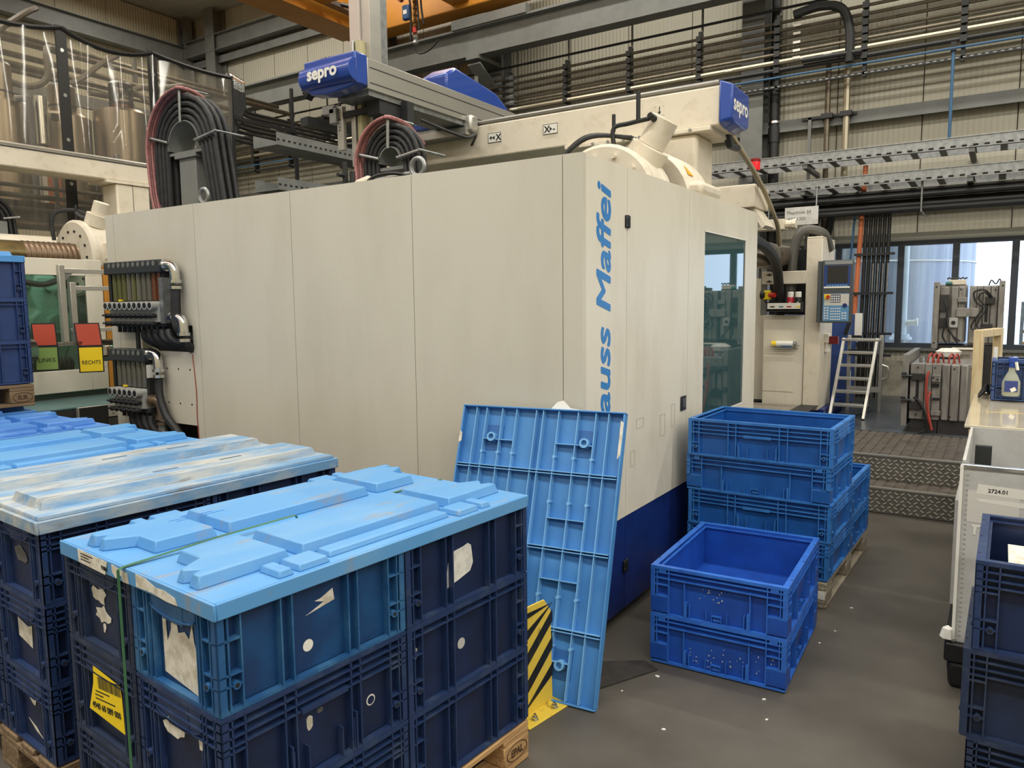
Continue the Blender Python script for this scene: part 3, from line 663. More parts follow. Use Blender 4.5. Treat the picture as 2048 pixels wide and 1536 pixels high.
# four crates and two behind on a plank pallet
TP = -.03
pallet('whitish worn pallet with KG mark under the tall open blue crates', wood_g, (-1.095, 4.77, 0), TP, None)
pk = [o for o in COL.objects if o.name.startswith('euro_pallet')][-1]
text('KG', .05, at((-1.095, 4.77, 0), TP) @ FY(.285, -.6015, .104), black, pk, 'painted_mark', .001)
sticker(pk, at((-1.095, 4.77, 0), TP) @ FY(.345, -.6015, .075), [(-.05, -.02), (.05, -.025), (.05, .02), (-.05, .025)], white, 'white_tag')
zc = [PL, PL+.212, PL+.416, PL+.622]
for k in range(4):
    sty = 'BABA'[3-k] if False else ('A' if k in (1, 3) else 'B')
    if k == 0: sty = 'A'
    crate('R'+sty, .79, .59, .216, sty, crate_blue, ('blue crate lowest on the whitish pallet', 'blue crate with tape scraps, second up in the tall open stack', 'blue crate with solid corner blocks, third up in the tall open stack', 'open blue crate on top of the four high stack')[k],
          (-1.095+.008*(k % 2), 4.47-.01*k, zc[k]), TP+(0, .004, -.004, .008)[k], 'blue crates on the whitish pallet')
for k in range(2):
    crate('RB', .79, .59, .216, 'B', crate_blue, ('blue crate lowest at the far end of the whitish pallet', 'open blue crate at the far end of the whitish pallet')[k], (-1.077, 5.07, zc[k]), TP, 'blue crates on the whitish pallet')
# dark crates at the right edge
for k in range(3):
    crate('DA', .80, .60, .29, 'A', (crate_black, crate_black, crate_navy)[k], ('dark navy crate lowest in the stack at the right edge', 'dark navy crate in the middle of the stack at the right edge', 'open dark navy crate on top at the right edge with white sheet inside')[k], (.375-.02*(k == 1), 2.92, .285*k), -.01, 'dark crates at the right edge')
solo('white_sheet', MB().box((-.0+.06, 2.70, .78), (.70, 3.12, .785)), paper, 'white sheet lying inside the open dark navy crate', 'sheet')
solo('dark_foil', MB().lathe([(.01, 0), (.06, .01), (.07, .03), (.03, .05)], 7, 0, (.2, 2.8, .786)), rubber, 'crumpled dark foil on the white sheet in the crate', 'foil')
# paper scraps on the floor
rr = random.Random(3)
for i, (x, y) in enumerate(((-.62, 3.9), (-.66, 3.72), (-.60, 4.25), (-1.33, 2.95), (-1.28, 2.8), (-1.2, 3.0), (-.3, 2.0), (-.35, 2.3), (-.2, 2.6), (-.7, 2.9), (-1.02, 2.62), (-.75, 3.05))):
    w = rr.uniform(.008, .02); mb = MB(); mb.t = at((x, y, .0005), rr.uniform(0, 6)); mb.prism(blob(w, w*.6, i, 7, .3), 0, .003)
    solo('paper_scrap', mb, white, 'tiny white paper scrap lying on the dark floor', 'scrap', 'paper scraps on the floor')

solo('rubber_mat', MB().prism([(-1.70, 2.62), (-1.42, 2.66), (-1.22, 3.05), (-1.30, 3.10), (-1.52, 2.95)], .0, .008), mat('mat_dark', (44, 42, 40), .7, c2=(60, 54, 48), sc=20, amt=.8), 'thin dark rubber mat on the floor behind the leaning lid', 'mat')

# ---------------------------------------------------------------- injection moulding machine
XF, YF, ZT, YE = -1.58, 3.015, 2.313, 5.86
mc = thing('injection_moulding_machine', 'large beige moulding machine with blue base, vertical blue lettering and tinted door window', 'machine', (-3.5, 4.4, 0))
SB = .552
def holes(axis, a0, a1, z0, z1, d0, d1, hs):
    mb = MB(); A = sorted({a0, a1, *[v for h in hs for v in h[:2]]}); Z = sorted({z0, z1, *[v for h in hs for v in h[2:]]})
    for i in range(len(A)-1):
        for j in range(len(Z)-1):
            ca, cz = (A[i]+A[i+1])/2, (Z[j]+Z[j+1])/2
            if any(h[0] < ca < h[1] and h[2] < cz < h[3] for h in hs): continue
            if axis == 'x': mb.box((A[i], d0, Z[j]), (A[i+1], d1, Z[j+1]))
            else: mb.box((d0, A[i], Z[j]), (d1, A[i+1], Z[j+1]))
    return mb
G = .004
SX = [-5.448, -5.343, -4.403, -3.483, -2.566, -1.681, XF]
for i in range(6):
    a, b = SX[i]+(G/2 if i else 0), SX[i+1]-(G/2 if i < 5 else 0); hs = []
    if i == 1: hs = [(-5.12, -4.478, 1.352, 1.53), (-5.25, -4.47, .62, .86)]
    m = holes('x', a, b, SB, ZT, YF, YF+.03, hs); part('side_panel', m, grey_paint, mc)
    part('base_panel', MB().box((a, YF+.004, .06), (b, YF+.03, SB-.003)), navy, mc)
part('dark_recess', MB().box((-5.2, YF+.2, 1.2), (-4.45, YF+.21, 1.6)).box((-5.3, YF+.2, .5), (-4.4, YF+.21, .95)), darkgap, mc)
part('red_cable', MB().tube(spline([(-4.49, YF-.004, 1.34), (-4.47, YF-.004, 1.1), (-4.475, YF-.004, .9), (-4.46, YF-.004, .66)]), .003, 5), mat('red_brown_cable', (150, 70, 50), .5), mc)
mb = MB()
for r in range(2):
    for k in range(3): x, z = -4.79+.13*k, 1.235-.235*r; mb.cyl((x, YF-.001, z), (x, YF+.002, z), .007, 8)
part('rivet_hole', mb, black, mc, kind='stuff')
DS = [YF, 3.49, 4.372, YE]
WY0, WY1, WZ0, WZ1 = 4.652, 5.565, .90, 2.095
for i in range(3):
    a, b = DS[i]+(G/2 if i else .031), DS[i+1]-(G/2 if i < 2 else 0)
    hs = [(WY0, WY1, WZ0, WZ1)] if i == 2 else []
    part(('corner_panel', 'door_panel', 'door_panel')[i], holes('y', a, b, SB, ZT, XF-.03, XF, hs), beige, mc)
    part('base_panel', MB().box((XF-.03, a, .06), (XF-.004, b, SB-.003)), navy, mc)
part('window_edge', MB().box((XF-.012, WY0, WZ0), (XF+.001, WY0+.007, WZ1)).box((XF-.012, WY1-.007, WZ0), (XF+.001, WY1, WZ1)).box((XF-.012, WY0, WZ1-.007), (XF+.001, WY1, WZ1)).box((XF-.012, WY0, WZ0), (XF+.001, WY1, WZ0+.007)), white, mc)
part('window_seal', MB().box((XF-.012, WY0+.007, WZ0+.007), (XF-.006, WY0+.016, WZ1-.007)).box((XF-.012, WY1-.016, WZ0+.007), (XF-.006, WY1-.007, WZ1-.007)).box((XF-.012, WY0+.016, WZ0+.007), (XF-.006, WY1-.016, WZ0+.016)), black, mc)
part('tinted_window', MB().box((XF-.012, WY0+.007, WZ0+.007), (XF-.007, WY1-.007, WZ1-.007)), tint, mc)
for z, y in ((2.05, 3.49), (.29, 3.49)):
    h = part('door_hinge', MB().box((XF, y-.028, z-.03), (XF+.008, y-.002, z+.03)).box((XF, y+.002, z-.03), (XF+.008, y+.026, z+.03)).cyl((XF+.006, y, z-.032), (XF+.006, y, z+.032), .007, 8), black, mc, .002)
    for dz in (-.018, .018): part('hinge_screw', MB().cyl((XF+.008, y-.015, z+dz), (XF+.0095, y-.015, z+dz), .005, 8), chrome, h)
la = part('latch_plate', MB().box((XF, 4.262, 1.003), (XF+.006, 4.352, 1.09)), black, mc, .004)
part('latch_grip', MB().box((XF+.006, 4.285, 1.02), (XF+.012, 4.335, 1.075)), mat('latch_grey', (70, 72, 76), .4), la, .003)
part('end_panel', MB().box((-5.448, YE-.03, .06), (XF-.03, YE, 1.5)).box((-5.448, YF+.03, .06), (-5.42, YE-.03, ZT)), beige, mc)
part('machine_bed', MB().box((-5.3, YF+.3, .06), (XF-.1, YE-.1, .55)), steel_d, mc)
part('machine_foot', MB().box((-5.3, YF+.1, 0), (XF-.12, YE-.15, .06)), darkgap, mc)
part('top_plate', MB().box((-5.40, YF+.22, 2.08), (XF-.36, 3.9, 2.10)), steel_d, mc)
part('moving_platen', MB().box((-3.1, 4.5, .7), (-1.95, 4.9, 2.0)), green_cast, mc, .02)
part('fixed_platen', MB().box((-3.3, 5.4, .6), (-1.75, 5.8, 2.15)), mat('platen_grey', (150, 156, 150), .5), mc, .02)
# lettering reads upwards along the corner
M = face((XF+.0006, 3.297, 2.188), (0, 0, 1), (0, -1, 0))
text('Krauss Maffei', .205, M, logo_blue, mc, 'logo_lettering', .0054, .2, 1.2, .0006, 'RIGHT')
# pencil marks and stains
mb = MB()
for y, z, w, h in ((3.62, .99, .09, .05), (3.95, .90, .07, .12), (4.12, .93, .05, .13), (3.55, .80, .05, .08)):
    for a, b in (((y, z), (y+w, z)), ((y+w, z), (y+w, z+h)), ((y+w, z+h), (y, z+h)), ((y, z+h), (y, z))): mb.bar((XF+.0004, *a), (XF+.0004, *b), .002, .0008)
part('pencil_mark', mb, mat('pencil', (140, 134, 120), .8), mc, kind='stuff')
# tie bar nut castings along the clamping axis
def nut(cx, cz, y0, R, s=1):
    Y = lambda prof, nm, mm=cream: part(nm, ring(prof, cx, cz), mm, mc)
def ring(prof, cx, cz, n=40):
    mb = MB(); mb.t = Matrix.Translation((cx, 0, cz)) @ Matrix.Rotation(-pi/2, 4, 'X'); return mb.lathe(prof, n)
cx, cz = -2.05, 2.255
part('nut_housing', ring([(.32, 4.15), (.34, 4.165), (.34, 4.20), (.332, 4.21), (.332, 4.38), (.34, 4.39), (.34, 4.45)], cx, cz), cream, mc)
part('nut_gap', ring([(.30, 4.45), (.30, 4.60)], cx, cz), black, mc)
part('nut_housing', ring([(.375, 4.60), (.39, 4.63), (.39, 5.0), (.37, 5.02)], cx+.01, cz), cream, mc)
part('casting_flange', MB().box((-1.78, 4.62, 2.314), (-1.585, 5.0, 2.40)), cream, mc, .03)
mb = MB()
for k in range(12): a = 2*pi*k/12+.2; mb.cyl((cx+.27*cos(a), 4.15, cz+.27*sin(a)), (cx+.27*cos(a), 4.125, cz+.27*sin(a)), .016, 8)
part('housing_bolt', mb, cream, mc, kind='stuff')
mt = part('drive_motor', MB().tube([(-1.90, 4.40, 2.50), (-1.84, 4.40, 2.595)], .125, 20), cream, mc, .008)
part('motor_cap', MB().tube([(-1.84, 4.40, 2.595), (-1.745, 4.40, 2.745)], .085, 20), cream, mt, .006)
part('motor_plug', MB().cyl((-1.78, 4.33, 2.73), (-1.80, 4.28, 2.75), .02, 8).tube(spline([(-1.80, 4.28, 2.73), (-1.93, 4.28, 2.72), (-2.02, 4.26, 2.70), (-2.02, 4.26, 2.60)]), .014, 8).cyl((-1.87, 4.28, 2.72), (-1.87, 4.28, 2.90), .014, 8).cyl((-2.02, 4.26, 2.68), (-2.02, 4.26, 2.78), .012, 8), pipe_d, mt)
sn = mat('warning_triangle', (232, 170, 40), .5); mb = MB(); mb.t = face((-2.04+.392*cos(.62), 4.72, 2.255+.392*sin(.62)), (0, 1, 0), (-sin(.62), 0, cos(.62))); mb.prism([(-.05, -.04), (.05, -.04), (0, .045)], 0, .002)
part('warning_sticker', mb, sn, mc)
for i in range(3): part('cable', MB().tube(spline([(-2.44-.02*i, 4.2+.03*i, 2.25), (-2.42-.02*i, 4.22+.03*i, 2.48), (-2.2-.02*i, 4.25+.03*i, 2.66+.012*i), (-1.92, 4.3+.03*i, 2.64)], 8), .013, 7), rubber, mc)
# lifting eyes on the panel top
for x, y, z in ((-4.41, YF+.09, 2.33), (-2.62, YF+.12, 2.33)):
    e = thing('lifting_eye', 'steel eye bolt on the machine top by the %s' % ('tall hose arch post' if x < -4 else 'smaller hose arch'), 'eye bolt', (x, y, z-.03))
    part('ring', MB().tube([(x+.045*cos(a*pi/10), y, z+.045+.045*sin(a*pi/10)) for a in range(20)], .012, 8, closed=True), steel, e)
    part('shank', MB().cyl((x, y, z-.28), (x, y, z+.005), .016, 8), steel, e)
# injection side beyond the door
part('rear_side_panel', MB().box((-2.3, 5.86, .0), (XF-.0, 5.92, .5)).box((XF-.06, 5.90, .06), (XF-.02, 8.3, .5)), navy, mc)
part('door_rail', MB().box((XF-.07, YE+.005, .56), (XF-.03, YE+.10, 2.25)), beige, mc, .008)
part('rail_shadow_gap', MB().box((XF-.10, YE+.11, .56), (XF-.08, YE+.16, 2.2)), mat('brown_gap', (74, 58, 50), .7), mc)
part('slide_post', MB().box((-2.36, 8.12, .56), (-2.26, 8.22, 1.30)).box((-2.33, 8.12, 1.34), (-2.24, 8.22, 2.15)).bar((-2.31, 8.17, 1.28), (-2.285, 8.17, 1.36), .10, .10, 0, (0, 1, 0)), beige, mc, .006)
part('foot_plate', MB().box((-2.4, 6.0, .52), (XF-.02, 8.28, .55)), mat('foot_plate_sheet', (150, 144, 132), .5, .3, c2=(110, 104, 96), sc=30, amt=.7), mc)
part('dark_strip', MB().box((-1.74, 7.2, .551), (-1.56, 8.29, .556)), black, mc)
part('base_cover', MB().box((-2.3, 8.4, .06), (-1.53, 9.5, .5)), navy, mc)
part('barrel_cover', MB().box((-3.0, 8.5, .56), (-2.2, 9.5, 1.9)), beige, mc)
part('heated_barrel', MB().cyl((-2.25, 6.1, 2.12), (-1.98, 8.9, 2.12), .13, 18), inox, mc)
for y in (6.6, 7.3, 8.0): part('heater_band', MB().cyl((-2.25+.27*(y-6.1)/2.8, y, 2.12), (-2.25+.27*(y+.05-6.1)/2.8, y+.05, 2.12), .137, 18), steel, mc)
part('hose_elbow', MB().tube(spline([(-1.98, 6.05, 2.17), (-1.84, 6.05, 2.17), (-1.74, 6.1, 2.17)]), .035, 10).cyl((-1.90, 6.05, 2.17), (-1.86, 6.05, 2.17), .048, 8), chrome, mc)
part('thick_hose', MB().tube(spline([(-1.80, 6.08, 2.17), (-1.80, 6.9, 2.14), (-1.95, 8.0, 1.98), (-2.02, 8.45, 1.5)]), .05, 10), rubber, mc)
part('thick_hose', MB().tube(spline([(-1.58, 8.7, 2.2), (-1.62, 8.5, 2.36), (-1.80, 8.4, 2.38), (-1.88, 8.4, 2.15), (-1.90, 8.4, 1.6)]), .05, 10), mat('grey_hose', (92, 90, 86), .5), mc)
part('perforated_rail', MB().box((-2.20, 8.35, 1.5), (-2.14, 8.37, 2.25)), steel, mc)
part('hydraulic_block', MB().box((-2.12, 7.6, 2.34), (-1.80, 7.75, 2.44)).cyl((-1.80, 7.67, 2.39), (-1.72, 7.67, 2.39), .04, 10).cyl((-1.74, 7.67, 2.39), (-1.70, 7.67, 2.39), .05, 8), cream, mc, .004)
part('hydraulic_fitting', MB().cyl((-2.2, 7.5, 2.49), (-2.02, 7.5, 2.48), .04, 10).cyl((-2.05, 7.45, 2.40), (-1.98, 7.45, 2.42), .05, 10), chrome, mc)
bx = thing('valve_cabinet', 'cream steel cabinet on the machine top carrying the red beacon', 'cabinet', (-2.02, 6.85, 2.43))
part('cabinet_body', MB().box((-2.30, 6.75, 2.47), (-1.85, 7.2, 2.67)), cream, bx, .008)
part('cabinet_foot', MB().box((-2.2, 6.8, 2.25), (-1.95, 7.1, 2.47)).bar((-1.90, 6.95, 2.48), (-1.78, 6.95, 2.30), .3, .04), cream, bx)
be = thing('beacon_lamp', 'red beacon lamp on black stem above the cream cabinet', 'lamp', (-1.88, 6.82, 2.67))
part('lamp_base', MB().cyl((-1.88, 6.85, 2.66), (-1.88, 6.85, 2.69), .05, 14).cyl((-1.88, 6.85, 2.69), (-1.88, 6.85, 2.80), .022, 10), black, be)
part('lamp_dome', MB().lathe([(.042, 0), (.042, .06), (.04, .075)], 18, 0, (-1.88, 6.85, 2.80)), mat('red_dome', (210, 24, 34), .25, emis=.25), be)
part('lamp_cap', MB().lathe([(.044, 0), (.044, .02), (.03, .028)], 18, 0, (-1.88, 6.85, 2.872)), mat('dark_red_cap', (130, 20, 26), .3), be)

# control pillar with its panel
cp = thing('control_pillar', 'cream control pillar with operator screen and keypad at the far end of the machine', 'control panel', (-1.64, 8.3, .5))
part('pillar_body', MB().box((-1.728, 8.30, .50), (-1.575, 8.325, 2.29)).box((-1.60, 8.325, .50), (-1.575, 8.98, 1.45)).box((-1.60, 8.325, 1.45), (-1.575, 8.98, 2.29)).box((-1.728, 8.30, 2.29), (-1.575, 8.98, 2.31)), cream, cp, .006)
part('front_panel', holes('x', -2.155, -1.735, .52, 1.50, 8.32, 8.35, []), beige, cp, .006)
part('service_hatch', MB().box((-2.15, 8.314, .68), (-1.83, 8.32, 1.07)), beige, cp, .012, seg=3)
part('cross_bar', MB().box((-2.18, 8.30, 1.83), (-1.725, 8.33, 1.965)), cream, cp, .006)
part('toe_gap', MB().box((-2.15, 8.33, .485), (-1.74, 8.36, .52)), black, cp)
part('back_wall_dark', MB().box((-2.16, 8.56, 1.5), (-1.74, 8.58, 2.2)), steel_d, cp)
part('lifting_eye', MB().tube([(-1.60+.03*cos(a*pi/8), 8.6, 2.34+.03*sin(a*pi/8)) for a in range(16)], .008, 6, closed=True), chrome, cp)
for x in (-2.10,):
    for z in (1.86, 1.93): part('bar_screw', MB().cyl((x, 8.30, z), (x, 8.285, z), .012, 8).box((x-.03, 8.292, z-.004), (x+.03, 8.297, z+.004)), steel_d, cp)
rz = radians(9); PM = at((-1.395, 8.17, 0), rz)
hsg = MB(); hsg.t = PM; hsg.box((-.145, 0, 1.425), (.145, .07, 2.055)).box((-.19, .02, 1.43), (-.145, .10, 2.05))
ph = part('panel_housing', hsg, mat('panel_grey', (72, 76, 80), .45), cp, .006)
def pb(nm, a, b, m): mb = MB(); mb.t = PM; mb.box(a, b); return part(nm, mb, m, ph)
pb('top_strip', (-.125, -.003, 2.012), (.13, 0, 2.046), mat('strip_grey', (140, 144, 146), .4)); pb('screen_frame', (-.128, -.004, 1.785), (.112, 0, 2.0), mat('frame_blue', (34, 62, 124), .4)); pb('screen', (-.098, -.005, 1.825), (.092, -.0035, 1.995), screen_m)
pb('soft_key_bar', (-.128, -.006, 1.775), (.112, -.003, 1.792), white)
for k in range(8): pb('soft_key', (-.104+.025*k, -.006, 1.794), (-.086+.025*k, -.004, 1.810), key_blue)
pb('keypad_plate', (-.13, -.003, 1.445), (.11, 0, 1.72), key_blue); pb('keypad_light', (-.12, -.004, 1.60), (.108, -.002, 1.716), mat('key_cream', (200, 198, 190), .5)); pb('number_pad', (-.06, -.005, 1.63), (.03, -.003, 1.71), mat('key_navy', (40, 44, 70), .5))
key = mat('key_white', (224, 226, 228), .5)
def keys(x0, z0, nx, nz, dx, dz, w, h):
    for i in range(nx):
        for j in range(nz): pb('key', (x0+i*dx, -.007, z0+j*dz), (x0+i*dx+w, -.003, z0+j*dz+h), key)
keys(-.055, 1.637, 4, 3, .021, .024, .015, .016); keys(-.06, 1.455, 5, 5, .020, .027, .013, .012); keys(-.122, 1.465, 2, 5, .026, .026, .018, .013); keys(.045, 1.465, 2, 3, .026, .026, .018, .013)
pb('stop_plate', (-.122, -.006, 1.665), (-.068, -.002, 1.715), lab_yellow); mb = MB(); mb.t = PM; mb.cyl((-.085, -.005, 1.688), (-.085, -.035, 1.688), .018, 12); part('stop_button', mb, red, ph)
mb = MB(); mb.t = PM; mb.cyl((.072, -.002, 1.60), (.072, -.008, 1.60), .022, 14); part('jog_dial', mb, navy, ph)
part('side_handle', MB().box((-1.575, 8.55, 1.20), (-1.53, 8.65, 1.30)).cyl((-1.55, 8.6, 1.1), (-1.55, 8.6, 1.25), .035, 10), white, cp, .006)
part('red_lamp', MB().box((-1.53, 8.56, 1.19), (-1.44, 8.62, 1.27)), mat('dark_red', (120, 24, 30), .4), cp)
# red and yellow stop button, spray cans, magnet shelf, wire basket
sb = thing('emergency_button', 'yellow emergency stop box with red button beside the cream cross bar', 'button', (-2.13, 8.25, 1.7)); part('box_body', MB().box((-2.15, 8.24, 1.665), (-2.07, 8.32, 1.765)), lab_yellow, sb, .015); part('push_button', MB().cyl((-2.08, 8.25, 1.715), (-2.02, 8.22, 1.715), .026, 12), red, sb); part('base_knob', MB().cyl((-2.18, 8.27, 1.72), (-2.13, 8.27, 1.72), .045, 12), black, sb)
part('cord', MB().tube(spline([(-2.13, 8.26, 1.67), (-2.11, 8.27, 1.62), (-2.05, 8.27, 1.615), (-1.98, 8.27, 1.65)]), .008, 6), black, sb)
sh = thing('magnet_shelf', 'small white shelf with coloured print strip holding two spray cans', 'shelf', (-1.92, 8.27, 1.545))
part('tray', MB().box((-2.09, 8.20, 1.555), (-1.75, 8.32, 1.568)).box((-2.09, 8.20, 1.555), (-1.75, 8.205, 1.63)), white, sh); part('black_edge', MB().box((-2.10, 8.198, 1.54), (-1.745, 8.32, 1.555)).box((-1.752, 8.197, 1.54), (-1.742, 8.32, 1.64)).box((-2.10, 8.197, 1.54), (-2.09, 8.32, 1.64)), black, sh)
for x, c in ((-2.06, black), (-1.97, mat('print_teal', (60, 130, 150), .5)), (-1.89, red), (-1.80, lab_yellow)): part('print_mark', MB().box((x, 8.198, 1.585), (x+.045, 8.2, 1.597)), c, sh)
for i, x in enumerate((-1.868, -1.79)):
    s = thing('spray_can', ('red and black spray can with white cap, beside the blacker one', 'black spray can with white cap and white lettering, nearest the pillar')[i], 'spray can', (x, 8.26, 1.568), 0, 'spray cans on the magnet shelf')
    part('can_body', MB().lathe([(.033, 0), (.034, .005), (.034, .115), (.030, .125)], 18, 0, (x, 8.26, 1.568)), (mat('can_red', (180, 26, 50), .4), black)[i], s)
    part('cap', MB().lathe([(.031, 0), (.031, .05), (.026, .056)], 18, 0, (x, 8.26, 1.690)), white, s)
    text('volta', .036, face((x+.010, 8.2255, 1.575), (0, 0, 1), (-1, 0, 0)), white, s, 'can_lettering', .001, 0, .95)
wb2 = thing('wire_basket', 'wire basket holding a lying spray can on the cream front panel', 'basket', (-1.92, 8.28, 1.16))
part('basket_wire', MB().tube([(-2.06, 8.23, 1.18), (-1.78, 8.23, 1.18), (-1.78, 8.32, 1.18), (-2.06, 8.32, 1.18)], .004, 5, closed=True).tube([(-2.05, 8.235, 1.15), (-1.79, 8.235, 1.15), (-1.79, 8.31, 1.15), (-2.05, 8.31, 1.15)], .004, 5, closed=True), steel, wb2)
lc = thing('lying_spray_can', 'white yellow and blue spray can lying in the wire basket', 'spray can', (-1.92, 8.275, 1.155)); part('can_body', MB().cyl((-2.0, 8.275, 1.195), (-1.83, 8.275, 1.195), .034, 16), white, lc); part('cap', MB().cyl((-2.05, 8.275, 1.195), (-2.0, 8.275, 1.195), .030, 14), lab_yellow, lc); part('blue_print', MB().box((-1.95, 8.240, 1.165), (-1.84, 8.2415, 1.185)), logo_blue, lc); part('nozzle_end', MB().cyl((-1.83, 8.275, 1.195), (-1.80, 8.275, 1.195), .028, 14), steel, lc)

# water manifolds on the side panels
def manifold(label, x0, x1, zt, zv, zb, n, cols, side):
    """flow regulator battery: upper rail, sight tubes, valve row with two rows of knobs, stubs"""
    y1 = YF-.002; y0 = YF-.10; w = thing('flow_regulator_battery', label, 'manifold', ((x0+x1)/2, y0, zb))
    part('upper_rail', MB().box((x0, y0, zt-.085), (x1, y1, zt)), mat('rail_black', (44, 48, 52), .45), w, .006)
    part('side_plate', MB().box((x0, y0+.03, zb+.06), (x0+.035, y1, zt-.085)), black, w); part('side_plate', MB().box((x1-.03, y0+.03, zb+.06), (x1, y1, zt-.085)), black, w)
    part('back_plate', MB().box((x0+.035, y1-.006, zv), (x1-.03, y1, zt-.085)), darkgap, w)
    if side == 's': part('side_bracket', MB().box((x1-.03, YF-.09, zb+.02), (x1+.012, y1, zt-.12)), steel, w)
    p = (x1-.03-x0-.045)/n
    for i in range(n):
        x = x0+.045+p*(i+.5)
        part('sight_tube', MB().cyl((x, y0+.045, zv), (x, y0+.045, zt-.085), p*.40, 10), tube_g[cols[i]], w)
        part('rail_cap', MB().cyl((x, y0-.002, zt-.025), (x, y0, zt-.025), .017, 12), mat('cap_grey', (110, 110, 104), .5), w)
        h = part('valve_body', MB().cyl((x, y0-.045, zv-.035), (x, y1, zv-.035), p*.47, 14).box((x-p*.46, y0+.0, zb+.03), (x+p*.46, y1, zv-.03)), mat('valve_grey', (172, 172, 168), .4), w)
        part('valve_bore', MB().cyl((x, y0-.0465, zv-.035), (x, y0-.0445, zv-.035), p*.33, 12), black, h)
        for z in (zb+.072, zb+.018):
            k = part('valve_knob', MB().tube([(x, y0, z), (x, y0-.045, z)], [.013, .020], 8).box((x-.024, y0-.06, z-.004), (x+.014, y0-.035, z+.010)), rubber, w, .003, seg=1)
        part('outlet_stub', MB().cyl((x, YF-.05, zb-.045), (x, YF-.05, zb+.03), .014, 8), rubber, w)
    part('base_rail', MB().box((x0+.04, y0+.02, zb), (x1, y1, zb+.03)), steel_d, w, .003)
    part('yellow_clip', MB().box((x0+.045+p*1.7, y0+.01, zv-.002), (x0+.045+p*2.3, y0+.03, zv+.008)), lab_yellow, w)
    return w
w1 = manifold('upper black flow regulator battery with ten sight tubes', -5.33, -4.66, 1.968, 1.70, 1.525, 10, [0, 0, 0, 1, 0, 1, 1, 1, 2, 2], 's')
w2 = manifold('lower black flow regulator battery with six sight tubes', -5.345, -4.90, 1.365, 1.10, .925, 6, [1]*6, 'b')
part('side_label', MB().box((-4.90, YF-.085, 1.17), (-4.897, YF-.02, 1.26)), white, w2)
def elbow(w, x, z, mm=chrome, y=YF-.055):
    part('elbow', MB().cyl((x-.06, y, z), (x-.03, y, z), .042, 12), mm, w)
    part('elbow', MB().tube(spline([(x-.05, y, z), (x+.0, y, z), (x+.045, y, z-.02), (x+.055, y, z-.08), (x+.055, y, z-.11)]), .033, 12).cyl((x+.055, y, z-.12), (x+.055, y, z-.10), .042, 12).cyl((x+.055, y, z-.16), (x+.055, y, z-.14), .040, 12), mm, w)
elbow(w1, -4.61, 1.93); elbow(w1, -4.55, 1.585); elbow(w2, -4.86, 1.335); elbow(w2, -4.845, 1.01, mat('rusty_brass', (150, 132, 110), .35, .8))
def hose(name, P, r, w, mm=rubber, n=8): return part(name, MB().tube(spline(P, 6), r, n), mm, w)
hose('hose', [(-4.555, YF-.055, 1.80), (-4.56, YF-.06, 1.6), (-4.54, YF-.05, 1.5), (-4.50, YF+.05, 1.42)], .033, w1)
hose('hose', [(-4.495, YF-.055, 1.46), (-4.495, YF-.03, 1.40), (-4.52, YF+.06, 1.36)], .033, w1)
for i in range(5): hose('hose', [(-4.95+.07*i, YF-.05, 1.50), (-4.94+.075*i, YF-.05, 1.44), (-4.90+.08*i, YF+.03, 1.38), (-4.86+.08*i, YF+.12, 1.30)], .025, w1)
hose('hose', [(-4.805, YF-.055, 1.19), (-4.80, YF-.06, 1.05), (-4.74, YF-.06, .92), (-4.62, YF-.05, .80), (-4.58, YF-.02, .66)], .028, w2)
for i in range(4): hose('hose', [(-5.16+.075*i, YF-.05, .90), (-5.15+.075*i, YF-.055, .84), (-5.11+.08*i, YF-.02, .76), (-5.06+.08*i, YF+.08, .68)], .026, w2)
hose('drop_pipe', [(-4.79, YF-.055, .86), (-4.79, YF-.055, .80), (-4.75, YF-.02, .74), (-4.68, YF+.05, .70)], .03, w2, steel)
part('angle_bracket', MB().box((-5.13, YF-.012, 1.30), (-5.09, YF-.001, 1.50)), steel_d, w1)

# ---------------------------------------------------------------- handling robot on the machine
rb = thing('handling_robot', 'cream gantry robot with grey arm, blue end caps and tall mast above the machine', 'robot', (-3.094, 5.355, 2.423))
part('gantry_beam', MB().box((-4.915, 5.176, 2.846), (-1.666, 5.593, 3.108)), cream, rb, .012)
part('guide_rail', MB().box((-4.915, 5.2, 3.108), (-1.678, 5.26, 3.137)).cyl((-4.915, 5.188, 3.132), (-1.678, 5.188, 3.132), .014, 8), alu, rb)
part('guide_rail', MB().box((-4.915, 5.474, 3.108), (-1.678, 5.545, 3.149)), alu, rb)
part('rail_groove', MB().box((-4.915, 5.266, 3.109), (-1.678, 5.462, 3.116)), mat('groove_red', (110, 70, 64), .6), rb)
cap = part('beam_end_cap', MB().prism([(5.15, 2.86), (5.15, 3.135), (5.60, 3.135), (5.60, 2.86), (5.5, 2.83), (5.24, 2.83)], 0, .085, 0, .03), robot_blue, rb, .012)
cap.data.transform(WM[rb.name].inverted() @ face((-1.666, 0, 0), (0, 1, 0), (0, 0, 1)) @ WM[rb.name])
text('sepro', .145, FX(-1.580, 5.20, 2.945), white, rb, 'cap_lettering', .004)
part('support_pillar', MB().box((-2.38, 5.188, 2.459), (-1.827, 5.545, 2.816)), cream, rb, .03)
part('pillar_rib', MB().box((-2.142, 5.179, 2.459), (-2.13, 5.188, 2.816)), cream, rb)
part('top_flange', MB().box((-2.856, 5.153, 2.816), (-1.725, 5.617, 2.846)), cream, rb, .004)
mb = MB()
for k in range(8): x = -2.74+.125*k; mb.cyl((x, 5.143, 2.831), (x, 5.153, 2.831), .011, 6)
part('flange_bolt', mb, steel, rb, kind='stuff')
part('pillar_foot', MB().box((-2.439, 5.165, 2.441), (-1.785, 5.593, 2.465)), cream, rb)
